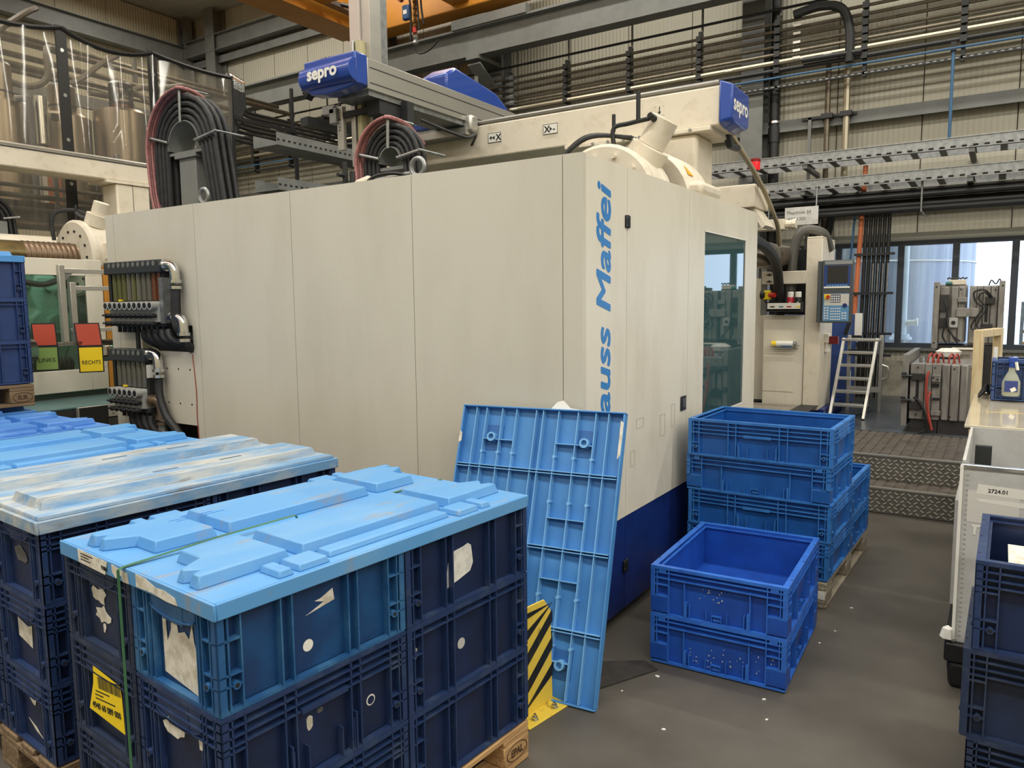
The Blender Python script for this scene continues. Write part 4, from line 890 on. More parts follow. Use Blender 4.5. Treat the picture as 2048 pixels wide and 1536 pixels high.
for x, z, s in ((-3.575, 2.953, '+ < X'), (-3.055, 2.953, 'X > -')):
    p = part('axis_plate', MB().box((x, 5.171, z), (x+.13, 5.176, z+.077)), white, rb, .001); Y = 5.1705
    part('plate_border', MB().box((x, Y, z), (x+.13, Y+.001, z+.004)).box((x, Y, z+.073), (x+.13, Y+.001, z+.077)).box((x, Y, z), (x+.004, Y+.001, z+.077)).box((x+.126, Y, z), (x+.13, Y+.001, z+.077)), black, p)
    c, d, e = (.012, .056, .078) if s[0] == '+' else (.088, .070, .012)
    text('+' if s[0] == '+' else '-', .06, FY(x+c, Y, z+.018), black, p, 'axis_lettering', .002); text('X', .068, FY(x+e, Y, z+.015), black, p, 'axis_lettering', .002)
    k = -1 if s[0] == '+' else 1; mb = MB(); mb.t = FY(x+d, Y, z+.038); mb.prism([(k*.012, 0), (-k*.010, .017), (-k*.010, -.017)], 0, .001); part('arrow', mb, black, p)
mb = MB(); mb.t = FY(-2.1, 5.1755, 2.998); mb.box((-.003, -.01, 0), (.003, .03, .001)); mb.prism([(0, -.025), (.012, -.005), (-.012, -.005)], 0, .001)
for sx in (-1, 1):
    for sy in (-1, 1): mb.box((sx*.03-.004, sy*.03-.001, 0), (sx*.03+.004, sy*.03+.001, .001))
part('arrow_mark', mb, black, rb)
# arm along the machine
part('arm_profile', MB().box((-4.046, 3.927, 3.126), (-3.707, 5.783, 3.33)), alu, rb, .004)
for z in (3.167, 3.268): part('profile_groove', MB().box((-3.708, 3.95, z), (-3.705, 5.783, z+.006)), steel_d, rb)
part('arm_underside', MB().box((-4.022, 3.951, 3.09), (-3.725, 5.712, 3.126)), steel, rb)
cap = part('arm_end_cap', MB().prism([(-4.20, 3.167), (-4.20, 3.350), (-3.703, 3.346), (-3.703, 3.143), (-3.76, 3.12), (-3.98, 3.104), (-4.14, 3.12)], 0, .12, 0, .0), robot_blue, rb, .012, seg=3)
cap.data.transform(WM[rb.name].inverted() @ face((0, 3.927, 0), (1, 0, 0), (0, 0, 1)) @ WM[rb.name])
bul = MB()
for k in range(7): a = -pi/2+pi*k/6; bul.v.append(Vector((-4.20, 3.81-.06*cos(a), 3.225+.074*sin(a)))); bul.v.append(Vector((-3.697, 3.81-.077*cos(a), 3.225+.079*sin(a))))
bul.f = [(2*k, 2*k+1, 2*k+3, 2*k+2) for k in range(6)]+[(0, 2, 4, 6, 8, 10, 12), (13, 11, 9, 7, 5, 3, 1), (0, 12, 13, 1)]; bul.mi = [0]*9
part('cap_bulge', bul, robot_blue, rb, .004)
text('sepro', .117, face((-4.09, 3.733, 3.191), (1, -.02, 0), (0, 0, 1)), white, rb, 'cap_lettering', .005, 0, 1.08)
part('arm_motor_cover', MB().prism([(4.94, 3.33), (4.94, 3.49), (5.06, 3.565), (5.65, 3.49), (5.83, 3.40), (5.87, 3.14), (5.80, 3.14), (5.785, 3.33)], 0, .26), robot_blue, rb, .02).data.transform(WM[rb.name].inverted() @ face((-4.07, 0, 0), (0, 1, 0), (0, 0, 1)) @ WM[rb.name])
part('grey_cover', MB().box((-4.284, 4.998, 3.316), (-4.07, 5.295, 3.518)), mat('cover_grey', (128, 124, 124), .5), rb, .03)
# carriage on the beam
part('carriage_plate', MB().box((-4.462, 5.058, 3.018), (-3.713, 5.688, 3.126)), steel, rb, .006)
part('blue_skirt', MB().box((-4.427, 5.04, 3.108), (-3.772, 5.117, 3.167)), robot_blue, rb, .01)
part('skirt_top', MB().box((-4.403, 5.046, 3.167), (-3.808, 5.236, 3.185)), white, rb, .004)
part('end_block', MB().box((-3.737, 5.046, 3.042), (-3.653, 5.153, 3.173)), alu, rb, .02)
part('lower_bar', MB().box((-4.462, 5.022, 3.018), (-3.689, 5.069, 3.072)), alu, rb)
# mast
part('mast_profile', MB().box((-4.076, 4.141, 2.733), (-3.981, 4.284, 6.113)), mat('mast_pink_alu', (206, 196, 188), .4, .3), rb, .004)
part('mast_profile', MB().box((-3.981, 4.165, 2.733), (-3.897, 4.284, 6.113)), alu, rb, .004)
part('mast_back', MB().box((-4.07, 4.284, 2.733), (-3.903, 4.355, 6.113)), steel, rb)
part('toothed_rail', MB().box((-4.04, 4.094, 2.662), (-3.998, 4.141, 3.542)), alu, rb, .003); part('belt_guide', MB().box((-3.986, 4.106, 2.662), (-3.945, 4.165, 3.542)), mat('belt_cream', (198, 190, 150), .5), rb)
part('lower_rail', MB().box((-3.969, 4.117, 2.483), (-3.879, 4.189, 2.923)), alu, rb, .003)
part('cross_bar', MB().bar((-4.129, 4.07, 3.024), (-3.76, 4.141, 3.054), .05, .04), steel_d, rb, .003); part('cross_foot', MB().box((-3.856, 4.07, 2.995), (-3.737, 4.308, 3.09)), steel_d, rb); part('drop_arm', MB().box((-3.76, 4.284, 2.662), (-3.665, 4.355, 3.114)), steel_d, rb)
m2 = part('axis_marker', MB().box((-4.135, 4.046, 2.78), (-4.076, 4.082, 3.09)), alu, rb, .003); text('Z', .045, FY(-4.123, 4.045, 2.917), black, m2, 'axis_lettering'); mb = MB(); mb.t = FY(-4.106, 4.045, 2.995); mb.prism([(0, .015), (.010, -.005), (-.010, -.005)], 0, .001); part('arrow', mb, black, m2)
part('gripper_bracket', MB().box((-4.26, 4.022, 3.042), (-4.141, 4.117, 3.102)).box((-4.189, 4.022, 2.971), (-4.117, 4.094, 3.078)), steel, rb, .004)
mb = MB(); P = spline([(-4.07, 4.403, 3.423), (-4.308, 4.332, 3.495), (-4.474, 4.284, 3.506), (-4.57, 4.236, 3.447), (-4.582, 4.189, 3.328), (-4.522, 4.165, 3.256)], 5)
for a, b in zip(P[:-1], P[1:]):
    a2 = a.lerp(b, .1); b2 = a.lerp(b, .92); mb.bar(a2, b2, .09, .06, 0, (0, 1, 0))
part('cable_chain', mb, rubber, rb, .006, kind='stuff')
part('loose_cable', MB().tube(spline([(-3.689, 4.462, 3.018), (-3.51, 4.76, 2.923), (-3.57, 4.998, 2.995), (-3.808, 5.236, 2.947)]), .011, 6), rubber, rb)
part('cable_duct', MB().bar((-4.427, 3.998, 3.018), (-4.26, 4.998, 3.042), .10, .06), steel_d, rb)
pole = thing('flexible_conduit', 'beige flexible conduit running down from the robot end cap to the machine', 'conduit', (-1.7, 6.4, 2.2))
part('conduit', MB().tube(spline([(-1.755, 5.55, 2.86), (-1.76, 5.66, 2.905), (-1.775, 6.0, 2.842), (-1.80, 6.45, 2.757), (-1.803, 6.72, 2.67), (-1.803, 6.9, 2.606), (-1.805, 7.2, 2.461), (-1.83, 7.5, 2.35), (-1.86, 7.7, 2.2)], 6), .022, 8), mat('conduit_beige', (172, 160, 130), .5), pole)
part('conduit_stub', MB().tube(spline([(-1.72, 5.52, 2.86), (-1.73, 5.6, 2.80), (-1.745, 5.72, 2.80), (-1.76, 5.9, 2.82)], 6), .028, 8), pipe_d, pole)

# hose arches
def arch(name, label, cx, cz, y, R, dr, rows, lay, zb, flare, post, pinkn):
    t = thing(name, label, 'hose bundle', (cx, y, zb)); i = 0
    for r in range(rows):
        for l in range(lay):
            rr = R+dr*r; yy = y+.055*l; P = arc((cx, yy, cz), rr, 180, 0, 12)
            P = [(cx-rr-flare*.2*(rr-R)+.03*r*0, yy, zb), (cx-rr, yy, cz-.25*(cz-zb))]+P+[(cx+rr+flare*.3, yy, cz-.3*(cz-zb)), (cx+rr+flare, yy, zb)]
            part('hose', MB().tube(P, dr*.42, 8), rubber, t)
    rr = R+dr*rows+.005
    for k in range(pinkn):
        yy = y-.05+.020*k; q = rr+.004*(k % 2); P = arc((cx, yy, cz), q, 186, 84, 14)
        P = [(cx-q*.62, yy-.02, zb), (cx-q*.90, yy-.01, cz-.45*(cz-zb))]+P
        P += [(cx+q*.05, y+.16, cz+q*.93), (cx+q*.05, y+.30, cz+q*.6)]
        part('pink_hose', MB().tube(spline(P, 2), .011, 7), pink, t)
    s = thing(name.replace('hose_arch', 'hose_saddle'), ('tall grey steel post with half round hose saddle' if post else 'grey folded bracket with half round hose saddle'), 'bracket', (cx, y, zb))
    sd = MB(); A = arc((cx, y-.02, cz), R-dr*.55, 185, -5, 14); B = arc((cx, y+.2, cz), R-dr*.55, 185, -5, 14); C = arc((cx, y-.02, cz), R-dr*.55-.008, 185, -5, 14); E2 = arc((cx, y+.2, cz), R-dr*.55-.008, 185, -5, 14)
    n = len(A); sd.v = [Vector(v) for v in A+B+C+E2]
    for k in range(n-1):
        sd.f += [(k, k+1, n+k+1, n+k), (2*n+k+1, 2*n+k, 3*n+k, 3*n+k+1), (k+1, k, 2*n+k, 2*n+k+1), (n+k, n+k+1, 3*n+k+1, 3*n+k)]
    sd.mi = [0]*len(sd.f); part('saddle', sd, steel_p, s)
    part('cross_plate', MB().box((cx-R*.95, y+.0, cz-.05), (cx+R*.95, y+.18, cz-.03)), steel_p, s)
    for a in (165, 88, 8):
        p = [(cx+q*cos(radians(a)), y-.035, cz+q*sin(radians(a))) for q in (R-dr, R+dr*(rows+.3))]
        part('retaining_bar', MB().cyl(p[0], p[1], .010, 8).cyl((p[1][0], y-.05, p[1][2]), (p[1][0], y+.2, p[1][2]), .008, 6), steel, s)
    if post: part('post', MB().box((cx-.115, y+.02, zb), (cx+.09, y+.16, cz-.05)), steel_p, s, .004); part('post_cap', MB().box((cx-.14, y+.0, cz-.075), (cx+.12, y+.18, cz-.05)), steel_p, s)
    else: part('folded_bracket', MB().prism([(cx-.17, zb-.0), (cx-.17, zb+.12), (cx+.0, zb+.15), (cx+.10, zb+.15), (cx+.22, zb+.0)], 0, .10), steel_p, s, .003).data.transform(WM[s.name].inverted() @ face((0, y+.12, 0), (1, 0, 0), (0, 0, 1)) @ WM[s.name])
    return t
arch('hose_arch', 'tall arch of black and pink hoses behind the machine panel', -5.12, 2.83, 3.47, .215, .047, 4, 3, 2.12, .12, True, 5)
a2 = arch('hose_arch', 'smaller arch of black and pink hoses beside the robot mast', -3.20, 2.53, 3.58, .11, .035, 4, 2, 2.12, .05, False, 4)
fit = thing('hose_fittings', 'cluster of black and cream hose couplings at the foot of the smaller arch', 'fittings', (-3.28, 3.3, 2.28))
part('coupling_body', MB().cyl((-3.32, 3.3, 2.2), (-3.32, 3.3, 2.50), .016, 8).cyl((-3.26, 3.3, 2.2), (-3.26, 3.3, 2.44), .016, 8).cyl((-3.32, 3.3, 2.42), (-3.32, 3.24, 2.42), .012, 8), pipe_d, fit)
part('cream_elbow', MB().cyl((-3.2, 3.28, 2.35), (-3.1, 3.28, 2.37), .03, 10).box((-3.22, 3.22, 2.2), (-3.0, 3.34, 2.345)), cream, fit, .006); part('piston_rod', MB().cyl((-3.1, 3.26, 2.355), (-2.72, 3.2, 2.36), .014, 8), steel, fit)
part('black_cable', MB().tube(spline([(-3.12, 3.2, 2.30), (-2.95, 3.16, 2.36), (-2.78, 3.18, 2.36), (-2.68, 3.3, 2.3)]), .010, 6), black, fit)

# ---------------------------------------------------------------- crane
cr = thing('overhead_crane', 'orange overhead crane bridge running under the roof towards the back wall', 'crane', (-9.4, 5, 6.2))
part('bridge_girder', MB().box((-9.75, -7.8, 6.30), (-9.40, 9.95, 7.05)), orange, cr, .01)
part('bottom_flange', MB().box((-9.95, -7.8, 6.27), (-9.38, 9.95, 6.30)), orange, cr)
part('end_carriage', MB().box((-9.9, 9.95, 6.28), (-6.2, 10.32, 6.85)), orange, cr, .02)
part('second_girder', MB().box((-7.55, -7.8, 6.36), (-7.2, 9.95, 7.05)), orange, cr, .01)
part('cable_channel', MB().box((-9.36, 4, 6.45), (-9.2, 9.9, 6.52)), steel, cr)
part('trolley_beam', MB().box((-9.3, 8.6, 6.42), (-7.55, 8.9, 6.62)), orange, cr, .01)
for y, s in ((8.0, .12),): mb = MB(); mb.t = Matrix.Translation((-9.60, 6.6, 6.268)) @ Matrix.Rotation(pi, 4, 'X'); mb.prism(disc(.12), 0, .002); part('round_stencil', mb, mat('stencil_brown', (112, 72, 30), .6), cr)
mb = MB(); mb.t = Matrix.Translation((-9.60, 7.1, 6.268)) @ Matrix.Rotation(pi, 4, 'X'); mb.prism(disc(.14), 0, .002); part('round_stencil', mb, mat('stencil_brown', (112, 72, 30)), cr)
part('black_cable', MB().tube(spline([(-9.2, 9.2, 6.5), (-8.7, 9.3, 6.35), (-8.4, 9.3, 6.5), (-8.3, 9.3, 7.0)]), .035, 8), pipe_d, cr)
pen = thing('chain_hoist', 'hanging hoist chain and cables with small blue control box', 'hoist', (-7.75, 9.3, 5.5))
rr = random.Random(9)
for i in range(4): part('hanging_cable', MB().tube(spline([(-7.85+.09*i, 9.3, 7.0), (-7.88+.08*i, 9.3, 6.5), (-7.84+.07*i, 9.3, 6.15), (-7.86+.09*i, 9.3, 5.72+.06*i)]), .016, 6), pipe_d, pen)
ch = MB()
for k in range(26): ch.box((-7.76-.02, 9.28, 5.75+.05*k), (-7.76+.02, 9.32, 5.75+.05*k+.04)) if k % 2 else ch.box((-7.775, 9.26, 5.75+.05*k), (-7.745, 9.34, 5.75+.05*k+.04))
part('chain', ch, mat('brass_chain', (128, 96, 52), .4, .7), pen, kind='stuff')
part('control_box', MB().box((-7.98, 9.25, 6.02), (-7.84, 9.33, 6.24)), mat('hoist_blue', (40, 78, 128), .5), pen, .02); part('label', MB().box((-7.95, 9.247, 6.10), (-7.88, 9.249, 6.16)), white, pen)
part('round_switch', MB().cyl((-7.98, 9.26, 6.33), (-7.98, 9.2, 6.33), .045, 12), mat('rust_red', (150, 70, 54), .5), pen)
part('hook_cluster', MB().lathe([(.02, 0), (.05, .03), (.03, .08), (.05, .12), (.02, .16)], 10, 0, (-7.76, 9.3, 5.62)), steel, pen); part('red_plug', MB().cyl((-7.76, 9.28, 5.80), (-7.76, 9.28, 5.88), .03, 8), red, pen)
part('cable_loop', MB().tube(spline([(-7.8, 9.3, 5.7), (-7.72, 9.3, 5.5), (-7.5, 9.3, 5.5), (-7.3, 9.3, 5.62)]), .012, 6), black, pen)

# ---------------------------------------------------------------- services on the back wall
pz = (5.25, 5.15, 5.05, 4.955, 4.86)
pr = thing('pipe_rack', 'row of parallel dark steel pipes clamped to perforated hangers along the back wall', 'pipes', (-5, 10.5, 4.6))
XW = (-15.2, 5.9)
part('top_cable', MB().cyl((XW[0], 10.47, 5.42), (XW[1], 10.47, 5.42), .018, 6), pipe_d, pr)
for z in pz: part('pipe', MB().cyl((XW[0], 10.48, z), (XW[1], 10.48, z), .021, 8), pipe_m, pr); 
part('bright_pipe', MB().cyl((XW[0], 10.48, 4.755), (XW[1], 10.48, 4.755), .034, 8), mat('zinc_pipe', (178, 170, 150), .35, .7), pr)
part('lower_pipe', MB().cyl((XW[0], 10.48, 4.655), (XW[1], 10.48, 4.655), .028, 8), pipe_d, pr)
part('blue_air_pipe', MB().cyl((XW[0], 10.47, 4.565), (XW[1], 10.47, 4.565), .014, 8), air_blue, pr)
part('slotted_rail', MB().box((XW[0], 10.50, 4.44), (XW[1], 10.54, 4.475)), pipe_d, pr)
mb = MB()
for k in range(240): x = -12.0+.075*k; mb.box((x, 10.498, 4.452), (x+.035, 10.4995, 4.463))
part('rail_slots', mb, steel, pr, kind='stuff')
for k in range(15):
    x = -14.2+1.052*k; h = part('hanger', MB().box((x-.02, 10.50, 4.42), (x+.02, 10.60, 5.36)), pipe_d, pr); part('threaded_rod', MB().cyl((x+.02, 10.55, 5.36), (x+.02, 10.55, 5.75), .018, 6), steel, h)
    for z in pz+(4.755, 4.655): part('pipe_clamp', MB().box((x-.035, 10.44, z-.036), (x+.035, 10.51, z+.036)), pipe_d, h)
for x in (-6.75, -2.4, -2.05, -3.3): part('pipe_label', MB().box((x, 10.44, 4.745), (x+.10, 10.442, 4.768)), white, pr)
for i, z in enumerate(pz): part('pipe_sleeve', MB().cyl((-6.85, 10.48, z), (-6.72, 10.48, z), .045, 8), steel_p, pr)
for z in (5.17, 5.07, 4.96, 4.86, 4.77): part('pipe_label', MB().box((-2.42, 10.43, z-.018), (-2.33, 10.432, z+.012)), white, pr)
part('bent_hose', MB().tube(spline([(-2.42, 10.44, 5.30), (-2.1, 10.44, 5.34), (-1.85, 10.44, 5.26), (-1.75, 10.44, 5.0), (-1.74, 10.44, 4.6)], 8), .055, 10), rubber, pr)
part('branch_tube', MB().cyl((-2.3, 10.42, 4.71), (-1.6, 10.42, 4.70), .03, 8), pipe_d, pr)
vp = thing('riser_pipes', 'two vertical metal pipes with clamps below the pipe rack', 'pipes', (-1.95, 10.7, 1))
part('pipe', MB().cyl((-2.03, 10.72, .45), (-2.03, 10.72, 4.7), .035, 8), pipe_m, vp); part('pipe', MB().cyl((-1.80, 10.72, 2.9), (-1.80, 10.72, 4.62), .042, 8), mat('zinc_pipe', (178, 170, 150)), vp)
part('clamp_bar', MB().box((-2.35, 10.74, 4.03), (-1.68, 10.77, 4.06)), pipe_d, vp); part('stand_post', MB().box((-2.27, 10.74, 2.2), (-2.23, 10.77, 4.06)), steel_p, vp)
for x in (-2.03, -1.80): part('pipe_clamp', MB().box((x-.07, 10.66, 4.01), (x+.07, 10.78, 4.07)), pipe_d, vp)
dpipe = thing('rain_downpipe', 'dark grey rain downpipe beside the steel column', 'pipe', (-2.72, 10.78, .4)); part('pipe', MB().cyl((-2.72, 10.80, .41), (-2.72, 10.80, 8.0), .07, 12), pipe_d, dpipe); part('joint', MB().cyl((-2.72, 10.80, 3.8), (-2.72, 10.80, 4.0), .082, 12), pipe_d, dpipe); part('collar', MB().cyl((-2.72, 10.80, 4.05), (-2.72, 10.80, 4.08), .085, 12), chrome, dpipe)
ap = thing('air_drop_pipe', 'blue vertical compressed air pipe on the back wall', 'pipe', (-1.15, 10.46, 3.3)); part('pipe', MB().cyl((-.62, 10.5, 3.46), (-.62, 10.5, 4.56), .018, 8), air_blue, ap); part('tee', MB().box((-.65, 10.46, 4.54), (-.59, 10.52, 4.66)), black, ap)
def tray(label, z, y0, y1, h, x0=-8.5):
    t = thing('cable_tray', label, 'cable tray', (-1, y0, z)); part('side_rail', MB().box((x0, y0, z), (5.9, y0+.006, z+h)).box((x0, y0-.012, z+h-.01), (5.9, y0, z+h)).box((x0, y0-.012, z), (5.9, y0, z+.01)), steel, t)
    part('side_rail', MB().box((x0, y1, z), (5.9, y1+.006, z+h)), steel, t); mb = MB()
    for k in range(int((5.9-x0)/.3)): mb.box((x0+.3*k, y0, z+.004), (x0+.3*k+.07, y1, z+.018))
    part('rungs', mb, steel_p, t, kind='stuff'); [part('tray_cable', MB().cyl((x0, y0+.08+.05*q, z+.04), (5.9, y0+.08+.05*q, z+.04), .018, 6), rubber, t) for q in range(3)]; mb = MB()
    for k in range(int((5.9-x0)/.11)): mb.box((x0+.11*k, y0-.0135, z+.018), (x0+.11*k+.05, y0-.0005, z+.034))
    part('slots', mb, darkgap, t, kind='stuff')
    for k in range(int((5.9-x0)/1.8)): part('wall_bracket', MB().box((x0+.9+1.8*k, y0, z-.05), (x0+.96+1.8*k, 10.94, z-.005)), steel_p, t)
    return t
tray('upper galvanised cable tray along the back wall', 3.36, 10.15, 10.6, .13); tray('lower galvanised cable tray along the back wall', 3.02, 10.05, 10.55, .13)
cd = thing('conduit_bundle', 'thick dark bundle of conduits hung below the cable trays', 'conduits', (-.5, 10.3, 2.7))
for k in range(5): part('conduit', MB().cyl((-4.5, 10.20+.07*(k % 3), 2.72+.055*k), (5.9, 10.20+.07*(k % 3), 2.72+.055*k), .036, 8), pipe_d, cd)
for x in (-2.6, -.85, .9):
    part('drop_rod', MB().cyl((x, 10.16, 2.68), (x, 10.16, 3.05), .012, 6), steel, cd); part('hook', MB().tube([(x, 10.16, 2.70), (x+.03, 10.18, 2.64), (x+.06, 10.30, 2.64)], .012, 6), steel, cd)
cv = thing('conduit_drop', 'bundle of dark vertical conduits beside an orange one in front of the windows', 'conduits', (-1.3, 10.3, .45))
for k in range(6): part('conduit', MB().cyl((-1.50+.052*k, 10.42, .42), (-1.46+.052*k, 10.36, 2.75), .024, 8), (pipe_d, rubber)[k == 0], cv)
for k in range(4): part('silver_conduit', MB().cyl((-1.39+.055*k, 10.38, .42), (-1.36+.055*k, 10.32, 2.1), .010, 6), steel, cv)
part('orange_conduit', MB().cyl((-1.60, 10.38, .42), (-1.49, 10.34, 3.3), .030, 8), copper, cv); part('blue_conduit', MB().cyl((-1.72, 10.42, .9), (-1.58, 10.38, 3.0), .014, 8), air_blue, cv)
for z in (.95, 1.22, 1.72, 2.2): part('clamp_rail', MB().box((-1.58, 10.30, z), (-1.12, 10.325, z+.03)), pipe_d, cv)
for i, (x0, x1) in enumerate(((-2.05, -2.25), (-1.85, -2.08))): solo('slanted_duct', MB().cyl((x1, 10.7, 1.9), (x0, 10.6, 3.1), .05, 8), pipe_d, ('more slanted dark duct left of the other, above the control pillar', 'steeper dark duct right of its neighbour, above the control pillar')[i], 'duct')
sg = thing('hanging_sign', 'small crumpled white paper sign hung on a rod under the conduits', 'sign', (-2.2, 10.05, 2.6))
part('sheet', MB().box((-2.36, 10.0, 2.60), (-1.96, 10.004, 2.82)), mat('sign_paper', (206, 206, 204), .7, c2=(180, 178, 172), sc=14, amt=.8), sg); part('rod', MB().cyl((-1.99, 10.02, 2.8), (-1.99, 10.05, 3.1), .01, 6), steel, sg)
text('Maschine 34', .058, FY(-2.335, 9.999, 2.735), mat('sign_ink', (90, 90, 92), .8), sg, 'sign_lettering'); text('KM 1300', .058, FY(-2.32, 9.999, 2.655), mat('sign_ink', (90, 90, 92)), sg, 'sign_lettering')
part('sign_wire', MB().cyl((-1.99, 10.02, 2.8), (-1.99, 10.10, 2.83), .004, 5), steel, sg)

# ---------------------------------------------------------------- left: neighbouring machine
X2 = -7.4
m2 = thing('neighbouring_machine', 'second cream moulding machine at the left with green clamping unit behind glass', 'machine', (-8.2, 3.0, 0))
GW = [(1.6, 3.87, 1.07, 1.96)]
part('door_panel', holes('y', 1.2, 4.03, .86, 2.115, X2-.03, X2, GW), beige, m2, .004)
part('orange_edge', MB().box((X2-.02, 4.04, .86), (X2+.0, 4.10, 2.06)), orange, m2)
part('end_panel', MB().box((X2-.04, 4.12, .3), (X2-.0, 5.4, 2.11)), beige, m2)
part('glass_pane', MB().box((X2-.02, 1.6, 1.07), (X2-.014, 3.87, 1.96)), glass('pale_green_glass', (222, 236, 230), .02, .1), m2)
part('base_cover', MB().box((-9.2, 1.2, 0), (X2-.02, 5.4, .8)), steel_p, m2); part('machine_bed', MB().box((-9.0, 1.3, .8), (X2-.1, 5.3, .95)), mat('bed_green', (92, 120, 110), .5), m2)
part('toggle_lever', MB().prism([(3.62, 1.98), (3.82, 1.98), (3.86, 1.86), (3.80, 1.78), (3.90, 1.66), (3.95, 1.56), (3.93, 1.30), (3.84, 1.08), (3.70, 1.06), (3.66, 1.30), (3.55, 1.42), (3.55, 1.56), (3.64, 1.64), (3.58, 1.80)], 0, .3), green_cast, m2, .03).data.transform(WM[m2.name].inverted() @ face((-8.15, 0, 0), (0, 1, 0), (0, 0, 1)) @ WM[m2.name])
part('tie_rod', MB().cyl((-7.95, 1.4, 1.47), (-7.95, 3.68, 1.47), .10, 18), green_cast, m2); part('pivot_boss', MB().cyl((-7.85, 3.76, 1.50), (-7.74, 3.76, 1.50), .09, 18), green_cast, m2); part('pivot_boss', MB().cyl((-7.85, 3.73, 1.86), (-7.80, 3.73, 1.86), .035, 12), green_cast, m2)
part('rear_platen', MB().box((-8.9, 4.12, .9), (-8.0, 4.4, 2.0)), mat('platen_green_grey', (140, 160, 150), .5), m2, .02); part('dark_knob', MB().cyl((-7.99, 4.1, 1.58), (-7.99, 4.03, 1.58), .14, 18), mat('grey_green', (84, 104, 98), .5), m2)
part('bounce_panel', MB().box((-9.15, 1.3, .95), (-9.1, 4.3, 2.0)), mat('bounce_mint', (150, 182, 170), .5), m2); part('rod_end', MB().cyl((-8.0, 3.5, 1.94), (-7.85, 3.56, 1.92), .06, 12), green_cast, m2); part('cable_bundle', MB().tube(spline([(-7.6, 3.4, 1.90), (-7.65, 3.6, 1.88), (-7.65, 3.75, 1.92), (-7.7, 3.86, 1.86)]), .03, 6), rubber, m2)  # pale mint panel added inside the machine to bounce light onto the clamping unit
part('corrugated_hose', MB().tube([(-7.6, 2.6+.02*k, 1.12) for k in range(60)], [.07 if k % 2 else .062 for k in range(60)], 12), mat('dark_green_hose', (40, 56, 54), .5), m2)
# its tie bar, nut and motor on top
cx, cz = -7.95, 2.16
def ringY(prof, n=36): mb = MB(); mb.t = Matrix.Translation((cx, 0, cz)) @ Matrix.Rotation(-pi/2, 4, 'X'); return mb.lathe(prof, n)
bronze = mat('oily_bronze', (120, 104, 66), .3, .8, c2=(80, 70, 50), sc=5, amt=.7)
part('tie_bar', ringY([(.145, 1.5), (.145, 3.55)]), bronze, m2)
part('thread', MB().tube([(cx, 3.55+.012*k, cz) for k in range(44)], [.150 if (k//2) % 2 else .138 for k in range(44)], 20), mat('thread_steel', (128, 108, 88), .35, .7), m2)
part('nut_housing', ringY([(.36, 4.05), (.385, 4.07), (.385, 4.11), (.37, 4.12), (.37, 4.36)]), cream, m2); part('nut_gap', ringY([(.33, 4.36), (.33, 4.42)]), chrome, m2); part('nut_housing', ringY([(.40, 4.42), (.40, 4.8)]), cream, m2)
mb = MB()
for k in range(14): a = 2*pi*k/14; mb.cyl((cx+.27*cos(a), 4.05, cz+.27*sin(a)), (cx+.27*cos(a), 4.04, cz+.27*sin(a)), .014, 6)
part('housing_bolt', mb, steel_d, m2, kind='stuff')
part('switch_plate', MB().box((cx+.33, 4.17, cz-.02), (cx+.38, 4.27, cz+.14)), cream, m2, .004); part('drive_motor', MB().tube([(cx+.14, 4.22, 2.48), (cx+.18, 4.24, 2.60)], .11, 18), cream, m2, .006); part('motor_cap', MB().tube([(cx+.18, 4.24, 2.60), (cx+.22, 4.26, 2.72)], .075, 18), cream, m2, .006)
part('fitting', MB().tube(spline([(cx-.02, 4.12, 2.62), (cx+.04, 4.14, 2.58), (cx+.10, 4.18, 2.56), (cx+.14, 4.20, 2.57)]), .02, 7).cyl((cx-.02, 4.12, 2.56), (cx-.02, 4.12, 2.70), .014, 7), pipe_d, m2)
part('second_cylinder', MB().cyl((-8.6, 3.1, 2.2), (-8.6, 5.2, 2.2), .22, 20), cream, m2); part('black_cables', MB().tube(spline([(-8.2, 4.0, 2.35), (-8.2, 4.0, 2.60), (-8.1, 4.15, 2.66), (-8.0, 4.3, 2.6)]), .02, 7), rubber, m2)
# small hose arch of the neighbour
t = thing('hose_arch', 'low arch of black hoses above the neighbouring machine', 'hose bundle', (-8.6, 3.9, 2.3))
for r in range(3):
    for l in range(4):
        rr = .17+.045*r; xx = -8.9+.05*l; P = [(xx, 3.62-rr*1.25, 2.30), (xx, 3.62-rr*1.12, 2.46)]+arc((xx, 3.62, 2.56), rr, 180, 0, 10, 'yz')+[(xx, 3.62+rr*1.05, 2.42), (xx, 3.62+rr*1.05, 2.30)]
        part('hose', MB().tube(P, .018, 7), rubber, t)
s = thing('hose_saddle', 'grey plate saddle inside the low hose arch', 'bracket', (-8.6, 3.9, 2.3)); part('saddle', MB().tube(arc((-8.82, 3.62, 2.56), .145, 180, 0, 12, 'yz'), .008, 6).box((-8.92, 3.60, 2.30), (-8.72, 3.80, 2.56)), steel_p, s)
for a in (170, 90, 10): part('retaining_bar', MB().cyl((-8.70, 3.62+.14*cos(radians(a)), 2.56+.14*sin(radians(a))), (-8.70, 3.62+.30*cos(radians(a)), 2.56+.30*sin(radians(a))), .010, 6), steel, s)
